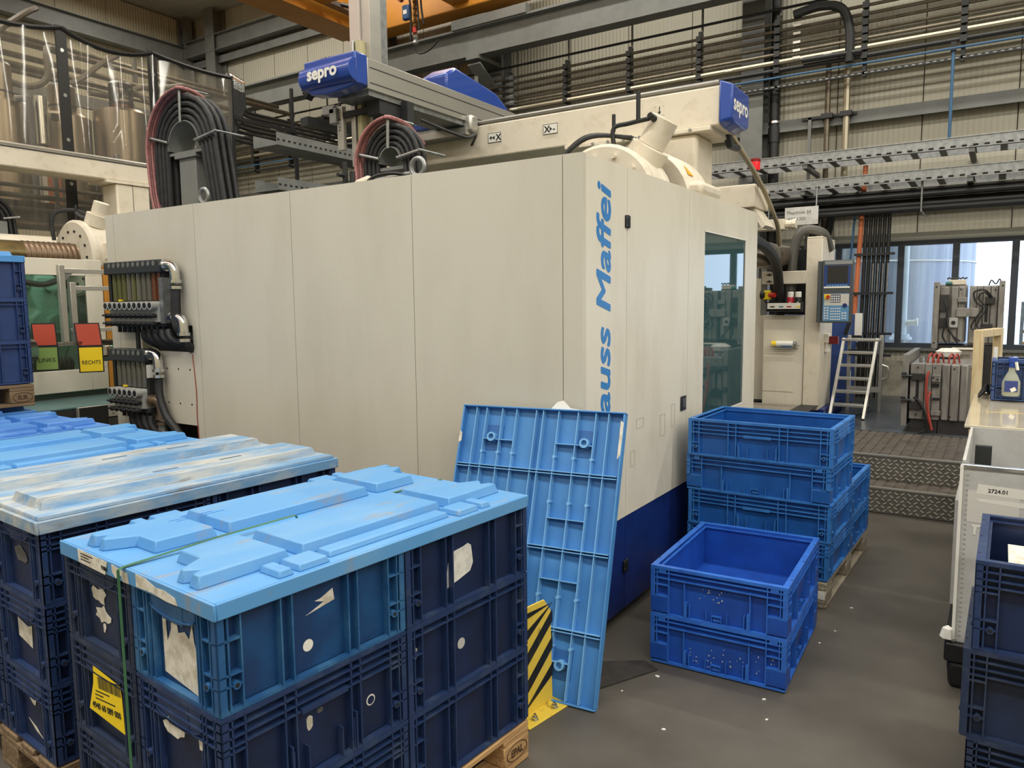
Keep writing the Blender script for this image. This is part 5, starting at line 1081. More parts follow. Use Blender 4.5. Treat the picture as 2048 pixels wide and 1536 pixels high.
# its robot beam on a pillar
gb = thing('robot_beam', 'long cream robot beam on a square pillar above the neighbouring machine', 'beam', (-8.6, 4, 2))
part('beam_box', MB().box((-8.85, -1, 3.09), (-8.5, 5.62, 3.30)), cream, gb, .015); part('rail', MB().box((-8.83, -1, 3.30), (-8.55, 5.6, 3.33)).cyl((-8.5, -1, 3.32), (-8.5, 5.6, 3.32), .016, 6), alu, gb); part('rail_line', MB().box((-8.497, -1, 3.285), (-8.493, 5.6, 3.295)), steel_d, gb)
part('blue_cap', MB().box((-8.86, 5.62, 3.07), (-8.48, 5.68, 3.31)), robot_blue, gb, .01); part('pillar', MB().box((-8.80, 4.86, .5), (-8.5, 5.26, 3.06)), cream, gb, .02); part('pillar_seam', MB().box((-8.503, 5.05, .5), (-8.498, 5.056, 3.06)), steel_d, gb); part('flange', MB().box((-8.86, 4.74, 3.06), (-8.48, 5.4, 3.09)), cream, gb)
lamp = thing('signal_tower', 'small red orange green signal tower behind the hose post', 'signal light', (-6.0, 4.6, 2.2)); 
for k, (nm, c) in enumerate((('green_segment', (70, 150, 80)), ('orange_segment', (232, 120, 40)), ('red_segment', (200, 50, 40)))): part(nm, MB().cyl((-6.72, 4.6, 2.70+.07*k), (-6.72, 4.6, 2.77+.07*k), .036, 12), mat('signal_%d' % k, c, .4), lamp)
part('stem', MB().cyl((-6.72, 4.6, 0), (-6.72, 4.6, 2.70), .016, 8), black, lamp)
# walkway rail between the machines
wr = thing('aluminium_rail', 'slim aluminium rail and tray crossing above the gap at the left', 'rail', (-7, 4, 2.4))
part('rail', MB().bar((-8.4, 5.42, 2.74), (-6.4, 5.42, 2.74), .05, .04), alu, wr); part('rail', MB().bar((-8.4, 5.7, 2.72), (-6.4, 5.7, 2.72), .05, .03), alu, wr); part('sheet', MB().box((-8.4, 5.42, 2.66), (-6.4, 5.75, 2.675)), alu, wr)
for x in (-8.4, -6.45): part('leg', MB().box((x, 5.5, 0), (x+.05, 5.55, 2.66)), alu, wr)

# conveyor with teal belt
cb = thing('belt_conveyor', 'belt conveyor with teal belt and aluminium side frame', 'conveyor', (-7.6, 3.6, 0))
part('belt', MB().box((X2+.01, 3.05, .775), (-6.74, 4.1, .80)), teal_belt, cb, .008); part('side_frame', MB().box((-6.74, 3.36, .70), (-6.70, 4.12, .79)), alu, cb, .003); part('side_frame', MB().box((-6.78, 3.0, .66), (-6.74, 4.12, .775)), steel_d, cb)
part('drive_box', MB().box((-6.735, 3.37, .60), (-6.695, 3.62, .785)), black, cb, .004); part('joint_plate', MB().box((-6.698, 3.62, .68), (-6.69, 3.80, .79)), alu, cb)
for y in (3.66, 3.76):
    for z in (.71, .76): part('plate_bolt', MB().cyl((-6.69, y, z), (-6.683, y, z), .010, 6), steel, cb)
for y in (3.3, 4.05): part('leg', MB().box((-6.80, y-.03, 0), (-6.74, y+.03, .70)), alu, cb)
part('roller', MB().cyl((-6.78, 3.05, .765), (-6.78, 4.1, .765), .03, 12), steel, cb)
# guard frame with sign holders
gf = thing('guard_frame', 'aluminium profile guard frame in front of the neighbouring machine', 'frame', (-6.9, 3.6, 0))
for y, z0, z1 in ((3.40, 1.325, 2.03), (3.485, 1.32, 1.88)): part('upright', MB().box((-6.93, y-.025, z0), (-6.88, y+.025, z1)), alu, gf, .004)
part('cross_profile', MB().box((-6.925, 3.425, 1.96), (-6.885, 4.4, 2.0)), alu, gf, .003); part('cross_profile', MB().box((-6.925, 3.51, 1.81), (-6.885, 4.4, 1.85)), alu, gf, .003); part('cross_profile', MB().box((-6.925, 2.9, 1.325), (-6.885, 4.4, 1.355)), alu, gf, .003); part('cross_profile', MB().box((-6.925, 3.45, 1.44), (-6.885, 4.4, 1.475)), alu, gf, .003)
part('upright', MB().box((-6.93, 4.36, 0), (-6.88, 4.4, 2.0)), alu, gf)
part('corner_gusset', MB().prism([(0, 0), (.07, 0), (0, -.07)], 0, .02), steel_p, gf).data.transform(WM[gf.name].inverted() @ face((-6.91, 3.425, 1.96), (0, 1, 0), (0, 0, 1)) @ WM[gf.name])
ar = thing('acrylic_tube', 'clear acrylic tube holder carrying the two sign cards', 'holder', (-6.84, 3.4, 1.2)); part('tube', MB().cyl((-6.84, 3.0, 1.30), (-6.84, 3.10, 1.30), .10, 18), acrylic, ar); part('tube', MB().cyl((-6.84, 3.66, 1.27), (-6.84, 3.80, 1.27), .10, 18), acrylic, ar); part('bar', MB().box((-6.85, 3.0, 1.335), (-6.83, 3.85, 1.36)), acrylic, ar)
def card(lab, y0, y1, zt, zm, zb, c, word, lean):
    t = thing('sign_card', lab, 'sign', (-6.80, (y0+y1)/2, zb)); n = (1, -.55, 0); xd = Vector((.48, .877, 0)).normalized(); w = (y1-y0)*1.12
    F = lambda z, tilt: face((-6.80-.5*w*xd.x, (y0+y1)/2-.5*w*xd.y, z), xd, (-tilt*.9, -tilt*.35, 1))
    for nm, z, hh, cc, tl in (('upper_card', zm, zt-zm, orange_red, lean), ('lower_card', zb, zm-zb, c, 0)):
        M = F(z, tl); mb = MB(); mb.t = M; mb.box((0, 0, -.004), (w, hh, 0)); part('card_frame', mb, black, t); mb = MB(); mb.t = M; mb.box((.010, .010, .0005), (w-.010, hh-.010, .002)); part(nm, mb, cc, t)
    text(word, .048, F(zb+.075, 0) @ Matrix.Translation((w/2, 0, .0025)), mat('card_ink', (50, 54, 40), .7), t, 'card_lettering', .0006, 0, .86 if len(word) > 5 else 1, .0004, 'CENTER')
    return t
card('green LINKS card under a red flap beside the picture edge', 3.105, 3.265, 1.53, 1.333, 1.125, sign_green, 'LINKS', .06); card('yellow RECHTS card under a red flap', 3.468, 3.645, 1.523, 1.314, 1.08, lab_yellow, 'RECHTS', .12)

# ---------------------------------------------------------------- clear film curtain and the dryers behind it
XC = -9.2; ct = thing('film_curtain', 'clear plastic film curtain with black edging screening the dryers', 'curtain', (XC, 5, 2))
ys = [0.9, 2.4, 3.35, 4.72, 5.83, 6.98]; zt = [4.98, 4.93, 4.86, 4.85, 4.86, 4.83]
for i in range(5):
    a, b = ys[i], ys[i+1]; mb = MB(); nz, ny = 6, 10; r = random.Random(i)
    for u in range(ny+1):
        for v in range(nz+1):
            f = u/ny; sag = -.12*4*f*(1-f) if i in (2, 3) else -.03; z = (zt[i]*(1-f)+zt[i+1]*f+sag)*(v/nz)+2.2*(1-v/nz)
            mb.v.append(Vector((XC+.03*sin(u*1.7+i)+r.uniform(-.012, .012), a+(b-a)*f, z)))
    mb.f = [(u*(nz+1)+v, (u+1)*(nz+1)+v, (u+1)*(nz+1)+v+1, u*(nz+1)+v+1) for u in range(ny) for v in range(nz)]; mb.mi = [0]*len(mb.f)
    part('film_sheet', mb, film, ct)
    P = [(XC+.01, a+(b-a)*f/8, zt[i]*(1-f/8)+zt[i+1]*f/8+(-.12*4*f/8*(1-f/8) if i in (2, 3) else -.03*4*f/8*(1-f/8))+.0) for f in range(9)]
    part('top_edging', MB().tube(P, .028, 6), black, ct)
    if i: part('edge_strip', MB().box((XC-.01, a-.06, 2.1), (XC+.012, a+.06, zt[i]+.02)), mat('edge_strip_black', (30, 29, 28), .35), ct)
    for k in range(5):
        z = 2.6+.5*k; part('eyelet', MB().cyl((XC+.012, a+.0, z), (XC+.016, a+.0, z), .022, 8), chrome, ct)
part('frame_post', MB().box((XC-.02, 6.96, 0), (XC+.02, 7.02, 4.86)), black, ct); part('frame_post', MB().box((XC-.02, 8.1, 0), (XC+.02, 8.15, 4.3)), black, ct); part('frame_bar', MB().bar((XC, 6.98, 4.30), (XC, 8.13, 4.30), .04, .05), black, ct)
part('frame_post', MB().box((XC-.02, .88, 0), (XC+.02, .92, 5.0)), black, ct)
deck = thing('mezzanine_deck', 'grey steel mezzanine carrying the material dryers', 'platform', (-11, 5, 0))
part('deck_plate', MB().box((-12.6, 0, 2.86), (-9.6, 8.8, 2.9)), steel_p, deck); part('edge_beam', MB().box((-9.62, 0, 2.66), (-9.56, 8.8, 2.9)), steel_p, deck)
for y in (1.5, 4.9, 8.6): part('leg', MB().box((-9.75, y, 0), (-9.6, y+.15, 2.86)), steel_p, deck)
for y in (3.9, 5.5): part('rail_post', MB().box((-9.63, y, 2.9), (-9.58, y+.06, 3.6)), steel, deck)
hop = (('dryer_hopper', 'tall stainless dryer hopper with narrow neck at the picture edge', -10.6, 4.62, .37, 4.22, .17, 4.66), ('dryer_hopper', 'middle stainless dryer hopper with narrow neck beside the black curtain strip', -10.6, 5.40, .33, 4.20, .16, 4.56), ('dryer_hopper', 'wide dull stainless dryer hopper with orange ring below its neck', -10.2, 5.98, .36, 4.30, .15, 4.66))
for nm, lab, x, y, R, zs, rn, zn in hop:
    t = thing(nm, lab, 'dryer', (x, y, 2.9)); part('drum', MB().lathe([(R, 0), (R, zs-2.9-.04), (R-.04, zs-2.9)], 28, 0, (x, y, 2.9)), inox, t); part('neck', MB().lathe([(rn, 0), (rn, zn-zs)], 20, 0, (x, y, zs)), inox if 'wide' not in lab else acrylic, t); part('neck_band', MB().lathe([(rn+.008, .10), (rn+.008, .12)], 20, 0, (x, y, zs)), steel_d, t)
    if 'wide' in lab: part('orange_ring', MB().lathe([(rn-.02, 0), (rn-.02, .13)], 20, 0, (x, y, zs)), mat('clay_orange', (196, 116, 80), .6), t)
    part('neck_lid', MB().lathe([(rn, 0), (rn*.9, .03), (rn*.3, .04)], 20, 0, (x, y, zn)), steel, t); part('drum_seam', MB().lathe([(R+.005, .5), (R+.005, .52)], 28, 0, (x, y, 2.9)), steel, t)
ob = thing('filter_unit', 'small chrome filter with orange fronted box between the hoppers', 'filter', (-10.2, 4.97, 2.9)); part('filter_tube', MB().cyl((-10.2, 4.92, 3.70), (-10.2, 4.92, 4.28), .085, 18), chrome, ob); part('box_body', MB().box((-10.3, 4.84, 2.9), (-10.1, 5.06, 3.66)), white, ob); part('orange_front', MB().box((-10.1, 4.90, 2.92), (-10.09, 5.06, 3.66)), mat('clay_orange', (196, 116, 80)), ob); part('gauge', MB().box((-10.12, 5.0, 4.0), (-10.06, 5.07, 4.08)), black, ob)
# pipes above the dryers
ov = thing('overhead_pipes', 'grey conveying pipes running above the dryers at the left wall', 'pipes', (-11, 4, 5))
for x, z, r in ((-10.9, 4.98, .04), (-10.9, 5.16, .04), (-11.6, 5.05, .055), (-11.2, 4.86, .03), (-11.3, 5.36, .03)): part('pipe', MB().cyl((x, -2, z), (x, 9.6, z-.08), r, 8), pipe_m, ov)
part('beam_pipe', MB().bar((-13.5, -3, 5.2), (-13.5, 10.4, 5.2), .1, .2), steel_p, ov)
for y in (3.9, 6.6): part('hanger', MB().box((-10.93, y, 4.9), (-10.87, y+.05, 5.3)), steel_p, ov)
for i, P in enumerate(([(-10.6, 4.62, 4.70), (-10.6, 4.2, 4.62), (-10.7, 4.6, 5.0), (-10.8, 5.1, 5.45), (-10.9, 5.3, 5.6)], [(-10.6, 4.75, 4.50), (-10.55, 5.0, 4.48), (-10.5, 5.18, 4.62), (-10.55, 5.22, 4.95), (-10.7, 5.35, 5.08), (-10.8, 5.7, 5.06)], [(-10.6, 5.36, 4.56), (-10.7, 5.7, 4.75), (-10.8, 6.05, 5.05), (-10.9, 6.4, 5.3)], [(-10.3, 5.6, 4.50), (-10.35, 6.0, 4.55), (-10.4, 6.4, 4.76), (-10.5, 6.8, 4.86), (-10.6, 7.2, 5.0)], [(-10.3, 6.10, 4.68), (-10.3, 6.3, 4.62), (-10.2, 6.6, 4.45), (-10.1, 6.95, 4.50), (-10.0, 7.1, 4.6)])): part('conveying_hose', MB().tube(spline(P, 6), .04, 8), mat('grey_brown_hose', (104, 98, 88), .5), ov)
gp = thing('grey_plastic_pipe', 'grey plastic drain pipe in front of the left hopper', 'pipe', (-10.0, 4.75, 2.9)); part('pipe', MB().tube(spline([(-10.15, 4.62, 4.18), (-10.12, 4.72, 4.2), (-10.1, 4.76, 4.1), (-10.1, 4.76, 2.95)]), .04, 10), mat('pvc_grey', (112, 114, 118), .5), gp)
vl = thing('suction_box', 'white suction box with corked pipe stub beside the wide hopper', 'suction unit', (-9.9, 6.62, 2.9)); part('elbow', MB().box((-9.95, 6.45, 3.75), (-9.75, 6.75, 3.95)).box((-9.92, 6.46, 2.9), (-9.78, 6.66, 3.72)), mat('pale_grey_plastic', (168, 166, 160), .5), vl, .03); part('cork_stub', MB().cyl((-9.80, 6.52, 3.60), (-9.80, 6.52, 3.74), .04, 10), mat('cork', (190, 170, 140), .7), vl)
lo = thing('low_pipe_run', 'grey pipes and elbow below the robot beam of the neighbouring machine', 'pipes', (-10, 4, 2.5))
for z, y0, y1, r in ((2.62, 3.95, 9, .045), (2.80, 1, 9, .025), (2.95, 1, 9, .03), (3.06, 1, 9, .025), (2.45, 1, 9, .03)): part('pipe', MB().cyl((-9.45, y0, z), (-9.45, y1, z-.02), r, 8), (pipe_m, steel_p)[r < .04], lo)
part('elbow', MB().tube(spline([(-9.45, 4.0, 2.62), (-9.45, 3.9, 2.61), (-9.45, 3.84, 2.52), (-9.45, 3.83, 2.3)]), .045, 8), pipe_m, lo)
for y in (3.6, 4.65): part('stand', MB().box((-9.47, y, 0), (-9.43, y+.05, 3.25)), steel, lo)
fu2 = thing('ceiling_hung_cabinet', 'grey steel cabinet wall below the mezzanine at the left', 'cabinet', (-10, 4, 1.4)); part('cabinet_body', MB().box((-10.2, 1, 0), (-9.7, 8.5, 2.4)), steel_p, fu2); part('cabinet_seam', MB().box((-9.702, 4.9, 0), (-9.695, 4.91, 2.4)), steel_d, fu2)
# comb of bent pipes at the end of the curtain
co = thing('bent_pipe_bank', 'bank of black pipes with shiny bent tops beyond the film curtain', 'pipes', (-9.4, 7.6, 3))
for i in range(8):
    yy = 7.08+.065*i; zt_ = 4.93+.012*i; x = -9.3-.05*i; zl = 4.02+.085*i*.9
    part('shiny_bend', MB().tube(spline([(x-.10, yy-.02, zt_-.06), (x-.05, yy, zt_), (x, yy+.02, zt_-.05), (x, yy+.02, zt_-.22)]), .022, 7), chrome, co)
    part('black_pipe', MB().tube(spline([(x, yy+.02, zt_-.2), (x, yy+.03, zl+.10), (x, yy+.10, zl), (x+.0, 8.3, zl), (x+.0, 9.7-.05*i, zl), (x+.15, 9.95-.05*i, zl), (-6.9, 10.05-.05*i, zl)], 4), .026, 7), pipe_d, co)
for y in (8.1, 9.1): part('rack_bar', MB().box((-9.27, y, 3.9), (-9.23, y+.04, 4.95)), pipe_d, co)
# cable trays along the aisle beyond
for z, y0, lab in ((3.48, 5.9, 'upper perforated tray running back behind the smaller hose arch'), (2.98, 5.9, 'lower perforated tray running back behind the smaller hose arch')):
    t = thing('cable_tray', lab, 'cable tray', (-6.9, 8, z)); part('side_rail', MB().box((-7.0, y0, z), (-6.99, 10, z+.14)), steel_p, t); part('side_rail', MB().box((-7.4, y0, z), (-7.39, 10, z+.14)), steel_p, t); part('tray_floor', MB().box((-7.39, y0, z), (-7.0, 10, z+.01)), steel_p, t); mb = MB()
    for k in range(50): mb.box((-6.989, y0+.08*k, z+.05), (-6.987, y0+.08*k+.035, z+.07))
    part('slots', mb, darkgap, t, kind='stuff'); px_ = -7.2 if z < 3.2 else -7.5; part('post', MB().box((px_-.03, 9.94, 0), (px_+.03, 10.0, z+.05)), steel_p, t); part('post_arm', MB().box((px_-.03, 9.94, z-.04), (-7.0, 10.0, z)), steel_p, t)
dk = thing('material_rack', 'dark rack with tangled hoses behind the grey machine panels', 'rack', (-8, 9.6, 0)); part('rack_frame', MB().box((-10.5, 9.3, 0), (-6.5, 9.36, 2.9)), mat('rack_dark', (52, 52, 50), .7), dk)
rr = random.Random(11)
for k in range(12): x = -9.8+.26*k; part('hose', MB().tube(spline([(x, 9.2, 2.1), (x+.1, 9.15, 2.9), (x+rr.uniform(.1, .4), 9.1, 3.05), (x+rr.uniform(.2, .5), 9.2, 2.2)]), .025, 6), rubber, dk)
pbx = thing('junction_box', 'small dark junction box with yellow triangle hung beside the robot mast', 'box', (-6.6, 9.6, 3.9)); part('box_body', MB().box((-7.15, 9.3, 4.32), (-6.55, 9.4, 4.62)), steel_d, pbx, .01); mb = MB(); mb.t = FY(-6.98, 9.299, 4.44); mb.prism([(-.04, -.035), (.04, -.035), (0, .04)], 0, .002); part('triangle', mb, sn, pbx); part('hanger', MB().box((-6.7, 9.36, 4.6), (-6.66, 9.4, 5.0)), steel_p, pbx)

# ---------------------------------------------------------------- right: ladder, moulds, boxes
ld = thing('step_ladder', 'aluminium step ladder with five treads and a top platform below the windows', 'ladder', (-1.4, 8.9, .4))
fl, fr, yt = -1.49, -1.16, 9.12
for x, dx in ((fl, .02), (fr, .03)):
    part('front_rail', MB().bar((x, 8.52, .4), (x+dx, yt, 1.22), .03, .055, 0, (0, 1, 0)), alu, ld, .003)
    part('rear_leg', MB().bar((x+.06, 9.25, .4), (x+.06, 9.22, 1.26), .035, .03, 0, (0, 1, 0)), alu, ld, .003)
for k in range(5):
    f = .17+.165*k; y = 8.52+(yt-8.52)*f; z = .4+.82*f; part('tread', MB().box((fl+.02, y-.03, z-.02), (fr+.02, y+.09, z+.008)), alu, ld, .003)
part('top_platform', MB().box((fl+.0, yt-.05, 1.20), (fr+.06, 9.27, 1.225)), alu, ld, .004); part('rear_brace', MB().box((fl+.05, 9.22, .62), (fr+.06, 9.25, .68)), alu, ld); part('top_board', MB().box((fl+.06, 9.2, 1.03), (fr+.0, 9.215, 1.10)), steel_d, ld)
part('side_handle', MB().tube([(fr+.075, 9.24, .93), (fr+.13, 9.24, .91), (fr+.14, 9.24, .85), (fr+.13, 9.24, .79), (fr+.075, 9.24, .77)], .012, 6), alu, ld)
nb = thing('blue_switch_cabinet', 'dark blue machine cabinet behind the step ladder', 'cabinet', (-1.9, 9.4, .4)); part('cabinet_body', MB().box((-2.1, 9.6, .4), (-1.50, 10.15, 1.48)), mat('cabinet_blue', (58, 82, 142), .4), nb, .01); part('door_label', MB().box((-1.499, 9.75, .62), (-1.497, 9.85, .80)), white, nb); part('black_lever', MB().bar((-1.52, 9.5, 1.25), (-1.47, 9.5, 1.42), .05, .04), black, nb); part('label_strip', MB().box((-1.44, 9.62, 1.24), (-1.36, 9.63, 1.50)), white, nb); part('label_holder', MB().box((-1.5, 9.63, 1.2), (-1.36, 9.64, 1.24)), steel_d, nb)
hc = thing('loose_floor_cable', 'black cable lying on the higher floor beside the ladder', 'cable', (-1.3, 8.6, .4)); part('cable', MB().tube(spline([(-1.44, 7.95, .41), (-1.35, 8.3, .41), (-1.30, 8.7, .41), (-1.2, 9.3, .41), (-1.35, 9.9, .41)]), .012, 6), rubber, hc)

def mould(label, x0, x1, y0, y1, z0, z1, nm='injection_mould', base=None):
    t = thing(nm, label, 'mould', ((x0+x1)/2, (y0+y1)/2, z0)); return t
# front mould on a dark pedestal
A = mould('rusty grey injection mould with red hoses on the dark pedestal', -.70, -.17, 7.95, 9, .53, 1.06)
x0, x1, y0, y1, z0, z1 = -.69, -.19, 7.95, 8.75, .53, 1.055
part('clamp_plate', MB().box((-.755, y0-.02, .455), (-.705, 9.1, 1.14)), tool, A, .004)
part('mould_block', MB().box((x0, y0+.06, z0), (x1, y1, z1)), tool, A, .004)
for a, b, d in ((-.69, -.575, 0), (-.57, -.515, .0), (-.51, -.44, .01), (-.43, -.365, 0), (-.36, -.29, -.012), (-.285, -.225, 0)): part('ribbed_plate', MB().box((a, y0+d, z0 if a > -.52 or a < -.68 else z0), (b, y0+.06, z1)), tool, A, .012 if a > -.45 else .004)
part('slider_block', MB().box((-.685, y0-.035, .90), (-.575, y0, .965)), tool_d, A, .004); part('slider_block', MB().box((-.69, y0-.035, .625), (-.585, y0, .70)), tool_d, A, .004); part('slot', MB().box((-.64, y0-.004, .70), (-.615, y0+.0, .90)), black, A); part('slot', MB().box((-.51, y0-.006, .84), (-.45, y0-.0, .87)), black, A); part('slot', MB().box((-.50, y0-.006, .72), (-.44, y0-.0, .74)), black, A)
for x, z in ((-.69, .94), (-.69, .71)): part('bracket', MB().cyl((-.76, y0-.04, z), (-.67, y0-.04, z), .012, 8).box((-.76, y0-.05, z-.02), (-.72, y0-.02, z+.03)), steel_d, A)
part('lock_block', MB().box((-.51, y0-.025, .89), (-.44, y0, .955)), tool, A, .003); part('lock_block', MB().box((-.51, y0-.02, .575), (-.43, y0, .62)), tool, A, .003)
for x, z in ((-.63, 1.02), (-.49, 1.02), (-.335, 1.015), (-.63, .575), (-.35, .57), (-.50, .93), (-.465, .915), (-.20, 1.02)): part('tapped_hole', MB().cyl((x, y0-.014, z), (x, y0-.03 if x < -.43 and z < 1 and z > .6 else y0-.0145, z), .008, 8), black, A)
for i, P in enumerate(([(-.535, 7.93, .985), (-.55, 7.92, .92), (-.55, 7.92, .75), (-.52, 7.91, .55), (-.50, 7.93, .46)], [(-.515, 7.93, .80), (-.535, 7.91, .72), (-.525, 7.91, .6), (-.49, 7.91, .44)])): part('red_hose', MB().tube(spline(P), .011, 7), mat('red_hose', (170, 66, 58), .5), A)
part('black_hose', MB().tube(spline([(-.65, 7.92, .74), (-.60, 7.90, .70), (-.555, 7.89, .6), (-.54, 7.90, .45), (-.60, 7.88, .41)]), .012, 7), black, A)
for k in range(5): x = -.56+.04*k+(.05 if k > 2 else 0); part('red_hose', MB().tube(spline([(x, 8.05, 1.05), (x+.01, 8.05, 1.12), (x+.03, 8.1, 1.14), (x+.05, 8.15, 1.05)]), .008, 6), mat('red_hose', (170, 66, 58)), A)
for x, y in ((-.62, 8.1), (-.58, 8.2)): part('hose_fitting', MB().cyl((x, y, 1.05), (x, y, 1.11), .015, 8), steel, A)
pd = thing('mould_pedestal', 'dark steel pedestal under the front mould', 'pedestal', (-.45, 8.4, .4)); part('leg_plate', MB().box((-.68, 7.97, .4), (-.455, 8.8, .53)).box((-.448, 7.97, .4), (-.2, 8.8, .53)), tool_d, pd)
C = mould('grey mould box with pen written number under crumpled paper', -.36, -.15, 8.6, 9, .4, 1.15); part('mould_block', MB().box((-.40, 8.82, .4), (-.155, 9.0, 1.145)), mat('box_grey', (150, 142, 130), .6), C, .006); text('2590', .05, FY(-.345, 8.8195, 1.065), black, C, 'pen_number', 0, .2); part('top_sheet', MB().box((-.41, 8.80, 1.145), (-.15, 9.0, 1.155)), paper, C)
cpaper = MB().lathe([(.03, 0), (.10, .02), (.12, .07), (.07, .10), (.02, .09)], 7, 0, (-.43, 8.72, 1.06)); solo('crumpled_sheet', cpaper, mat('crumpled_white', (228, 226, 220)), 'crumpled white sheet on the front mould beside the numbered box', 'paper')
# rear mould, standing higher
B = mould('big open mould with black cables standing before the windows', -.58, .02, 9, 9.5, 1.18, 1.82)
for xa, xb in ((-.60, -.545), (-.03, .022)): part('clamp_plate', MB().box((xa, 9.0-.03, 1.14), (xb, 9.6, 1.83)), tool, B, .004)
part('mould_block', MB().box((-.545, 9.06, 1.20), (-.31, 9.5, 1.80)), tool, B, .004); part('mould_block', MB().box((-.28, 9.06, 1.18), (-.03, 9.5, 1.785)), tool, B, .004)
for a, b in ((-.545, -.46), (-.44, -.38), (-.375, -.32), (-.275, -.22), (-.215, -.165), (-.16, -.10), (-.095, -.035)): part('ribbed_plate', MB().box((a, 9.03, 1.20), (b, 9.06, 1.78)), tool, B, .008)
for x0, z0, x1, z1 in ((-.545, 1.53, -.455, 1.70), (-.545, 1.36, -.46, 1.46), (-.14, 1.60, -.06, 1.67), (-.16, 1.32, -.07, 1.40), (-.39, 1.47, -.19, 1.56), (-.38, 1.62, -.30, 1.67)): part('terminal_block', MB().box((x0, 8.99, z0), (x1, 9.03, z1)), tool_d if x0 < -.5 or x0 > -.2 else tool, B, .004)
part('connector', MB().box((-.45, 8.98, 1.36), (-.37, 9.03, 1.46)), mat('connector_grey', (170, 170, 166), .5), B, .004); part('connector_hole', MB().cyl((-.41, 8.979, 1.41), (-.41, 8.975, 1.41), .02, 12), black, B); part('dark_channel', MB().box((-.14, 9.02, 1.42), (-.115, 9.029, 1.6)), black, B)
for x, z in ((-.575, 1.78), (-.575, 1.2), (-.0, 1.78), (.0, 1.2), (-.36, 1.75), (-.20, 1.74), (-.06, 1.74)): part('tapped_hole', MB().cyl((x, 8.9695 if abs(x+.29) > .26 else 9.03, z), (x, 8.968 if abs(x+.29) > .26 else 9.028, z), .009, 8), black, B)
for P in ([(-.08, 9.0, 1.66), (-.15, 8.97, 1.74), (-.24, 8.97, 1.72), (-.22, 8.97, 1.62), (-.16, 8.98, 1.56), (-.22, 8.97, 1.45), (-.25, 8.97, 1.36), (-.17, 8.97, 1.32), (-.10, 9.0, 1.34)], [(-.09, 9.0, 1.65), (-.15, 8.96, 1.72), (-.20, 8.96, 1.66), (-.13, 8.97, 1.56), (-.18, 8.96, 1.46), (-.20, 8.96, 1.37), (-.12, 8.97, 1.35)], [(-.50, 8.99, 1.64), (-.47, 8.96, 1.55), (-.48, 8.95, 1.40), (-.50, 8.95, 1.28), (-.46, 8.95, 1.2)], [(-.47, 8.98, 1.60), (-.46, 8.96, 1.4), (-.41, 8.95, 1.28), (-.36, 8.96, 1.2)], [(-.45, 8.97, 1.34), (-.40, 8.95, 1.27), (-.34, 8.95, 1.22)]): part('black_cable', MB().tube(spline(P), .009, 6), black, B)
part('cream_socket', MB().box((-.47, 9.05, 1.80), (-.32, 9.15, 1.85)), cream, B, .004); part('socket_row', MB().tube([(-.49+.02*k, 9.08, 1.86+(.012 if k % 2 else 0)) for k in range(10)], .009, 6), pipe_d, B); part('green_cap', MB().cyl((-.50, 9.05, 1.815), (-.44, 9.05, 1.815), .018, 10), mat('teal_cap', (60, 110, 104), .5), B)
part('top_cable', MB().tube(spline([(-.12, 9.1, 1.78), (-.10, 9.1, 1.84), (-.06, 9.1, 1.80), (-.03, 9.1, 1.85), (-.01, 9.1, 1.79)]), .007, 6), black, B)
pb2 = thing('mould_pedestal', 'tall dark pedestal carrying the open mould before the windows', 'pedestal', (-.3, 9.3, .4)); part('leg_plate', MB().box((-.56, 9.05, .4), (.0, 9.5, 1.175)), tool_d, pb2)
wf = thing('wooden_frame', 'upright cream wooden frame standing beside the front mould', 'frame', (-.135, 6.81, .404), radians(-14))
cw = mat('cream_wood', (222, 204, 164), .6, c2=(190, 160, 112), sc=5, amt=.7, stretch=(6, 6, .6))
part('front_post', MB().box((-.03, -.03, 0), (.03, .03, 1.01)), cw, wf, .004, True); part('top_rail', MB().box((-.03, .03, .95), (.03, .48, 1.01)), cw, wf, .004, True)
part('rear_post', MB().box((-.03, .48, 0), (.03, .54, 1.01)), cw, wf, .004, True); part('lower_rail', MB().box((-.03, .03, .45), (.03, .48, .51)), cw, wf, .004, True)
# corrugated plastic container, open, on a black base
gx = thing('pallet_container', 'grey corrugated plastic container with open top on black base', 'container', (.5, 4.1, 0))
gx0, gx1, gy0, gy1, gzt = -.105, 1.05, 3.58, 4.56, .965
part('front_wall', MB().box((gx0, gy0, .20), (gx1, gy0+.012, gzt)), grey_box, gx); part('side_wall', MB().box((gx0, gy0+.012, .20), (gx0+.012, gy1, gzt+.02)), grey_box, gx); part('side_wall', MB().box((gx1-.012, gy0+.012, .20), (gx1, gy1, gzt+.02)), grey_box, gx); part('back_wall', MB().box((gx0+.012, gy1-.012, .20), (gx1-.012, gy1, gzt+.02)), grey_box, gx)
part('rim_band', MB().box((gx0-.006, gy0-.006, gzt-.012), (gx1, gy0+.02, gzt+.006)), chrome, gx, .003); part('corner_edge', MB().bar((gx0, gy0-.002, .2), (gx0, gy0-.002, gzt), .012, .02, 0, (0, 1, 0)), white, gx)
mb = MB()
for k in range(34): mb.box((gx0+.018, gy0-.0015, .23+.021*k), (gx0+.026, gy0, .238+.021*k))
part('stitching', mb, mat('stitch_grey', (166, 164, 160), .6), gx, kind='stuff')
part('inner_post', MB().box((gx0+.03, 4.30, .3), (gx0+.10, 4.34, .93)), steel_d, gx); part('outer_flap', MB().box((gx0-.03, 3.9, .25), (gx0-.012, 4.5, .74)), grey_box, gx)
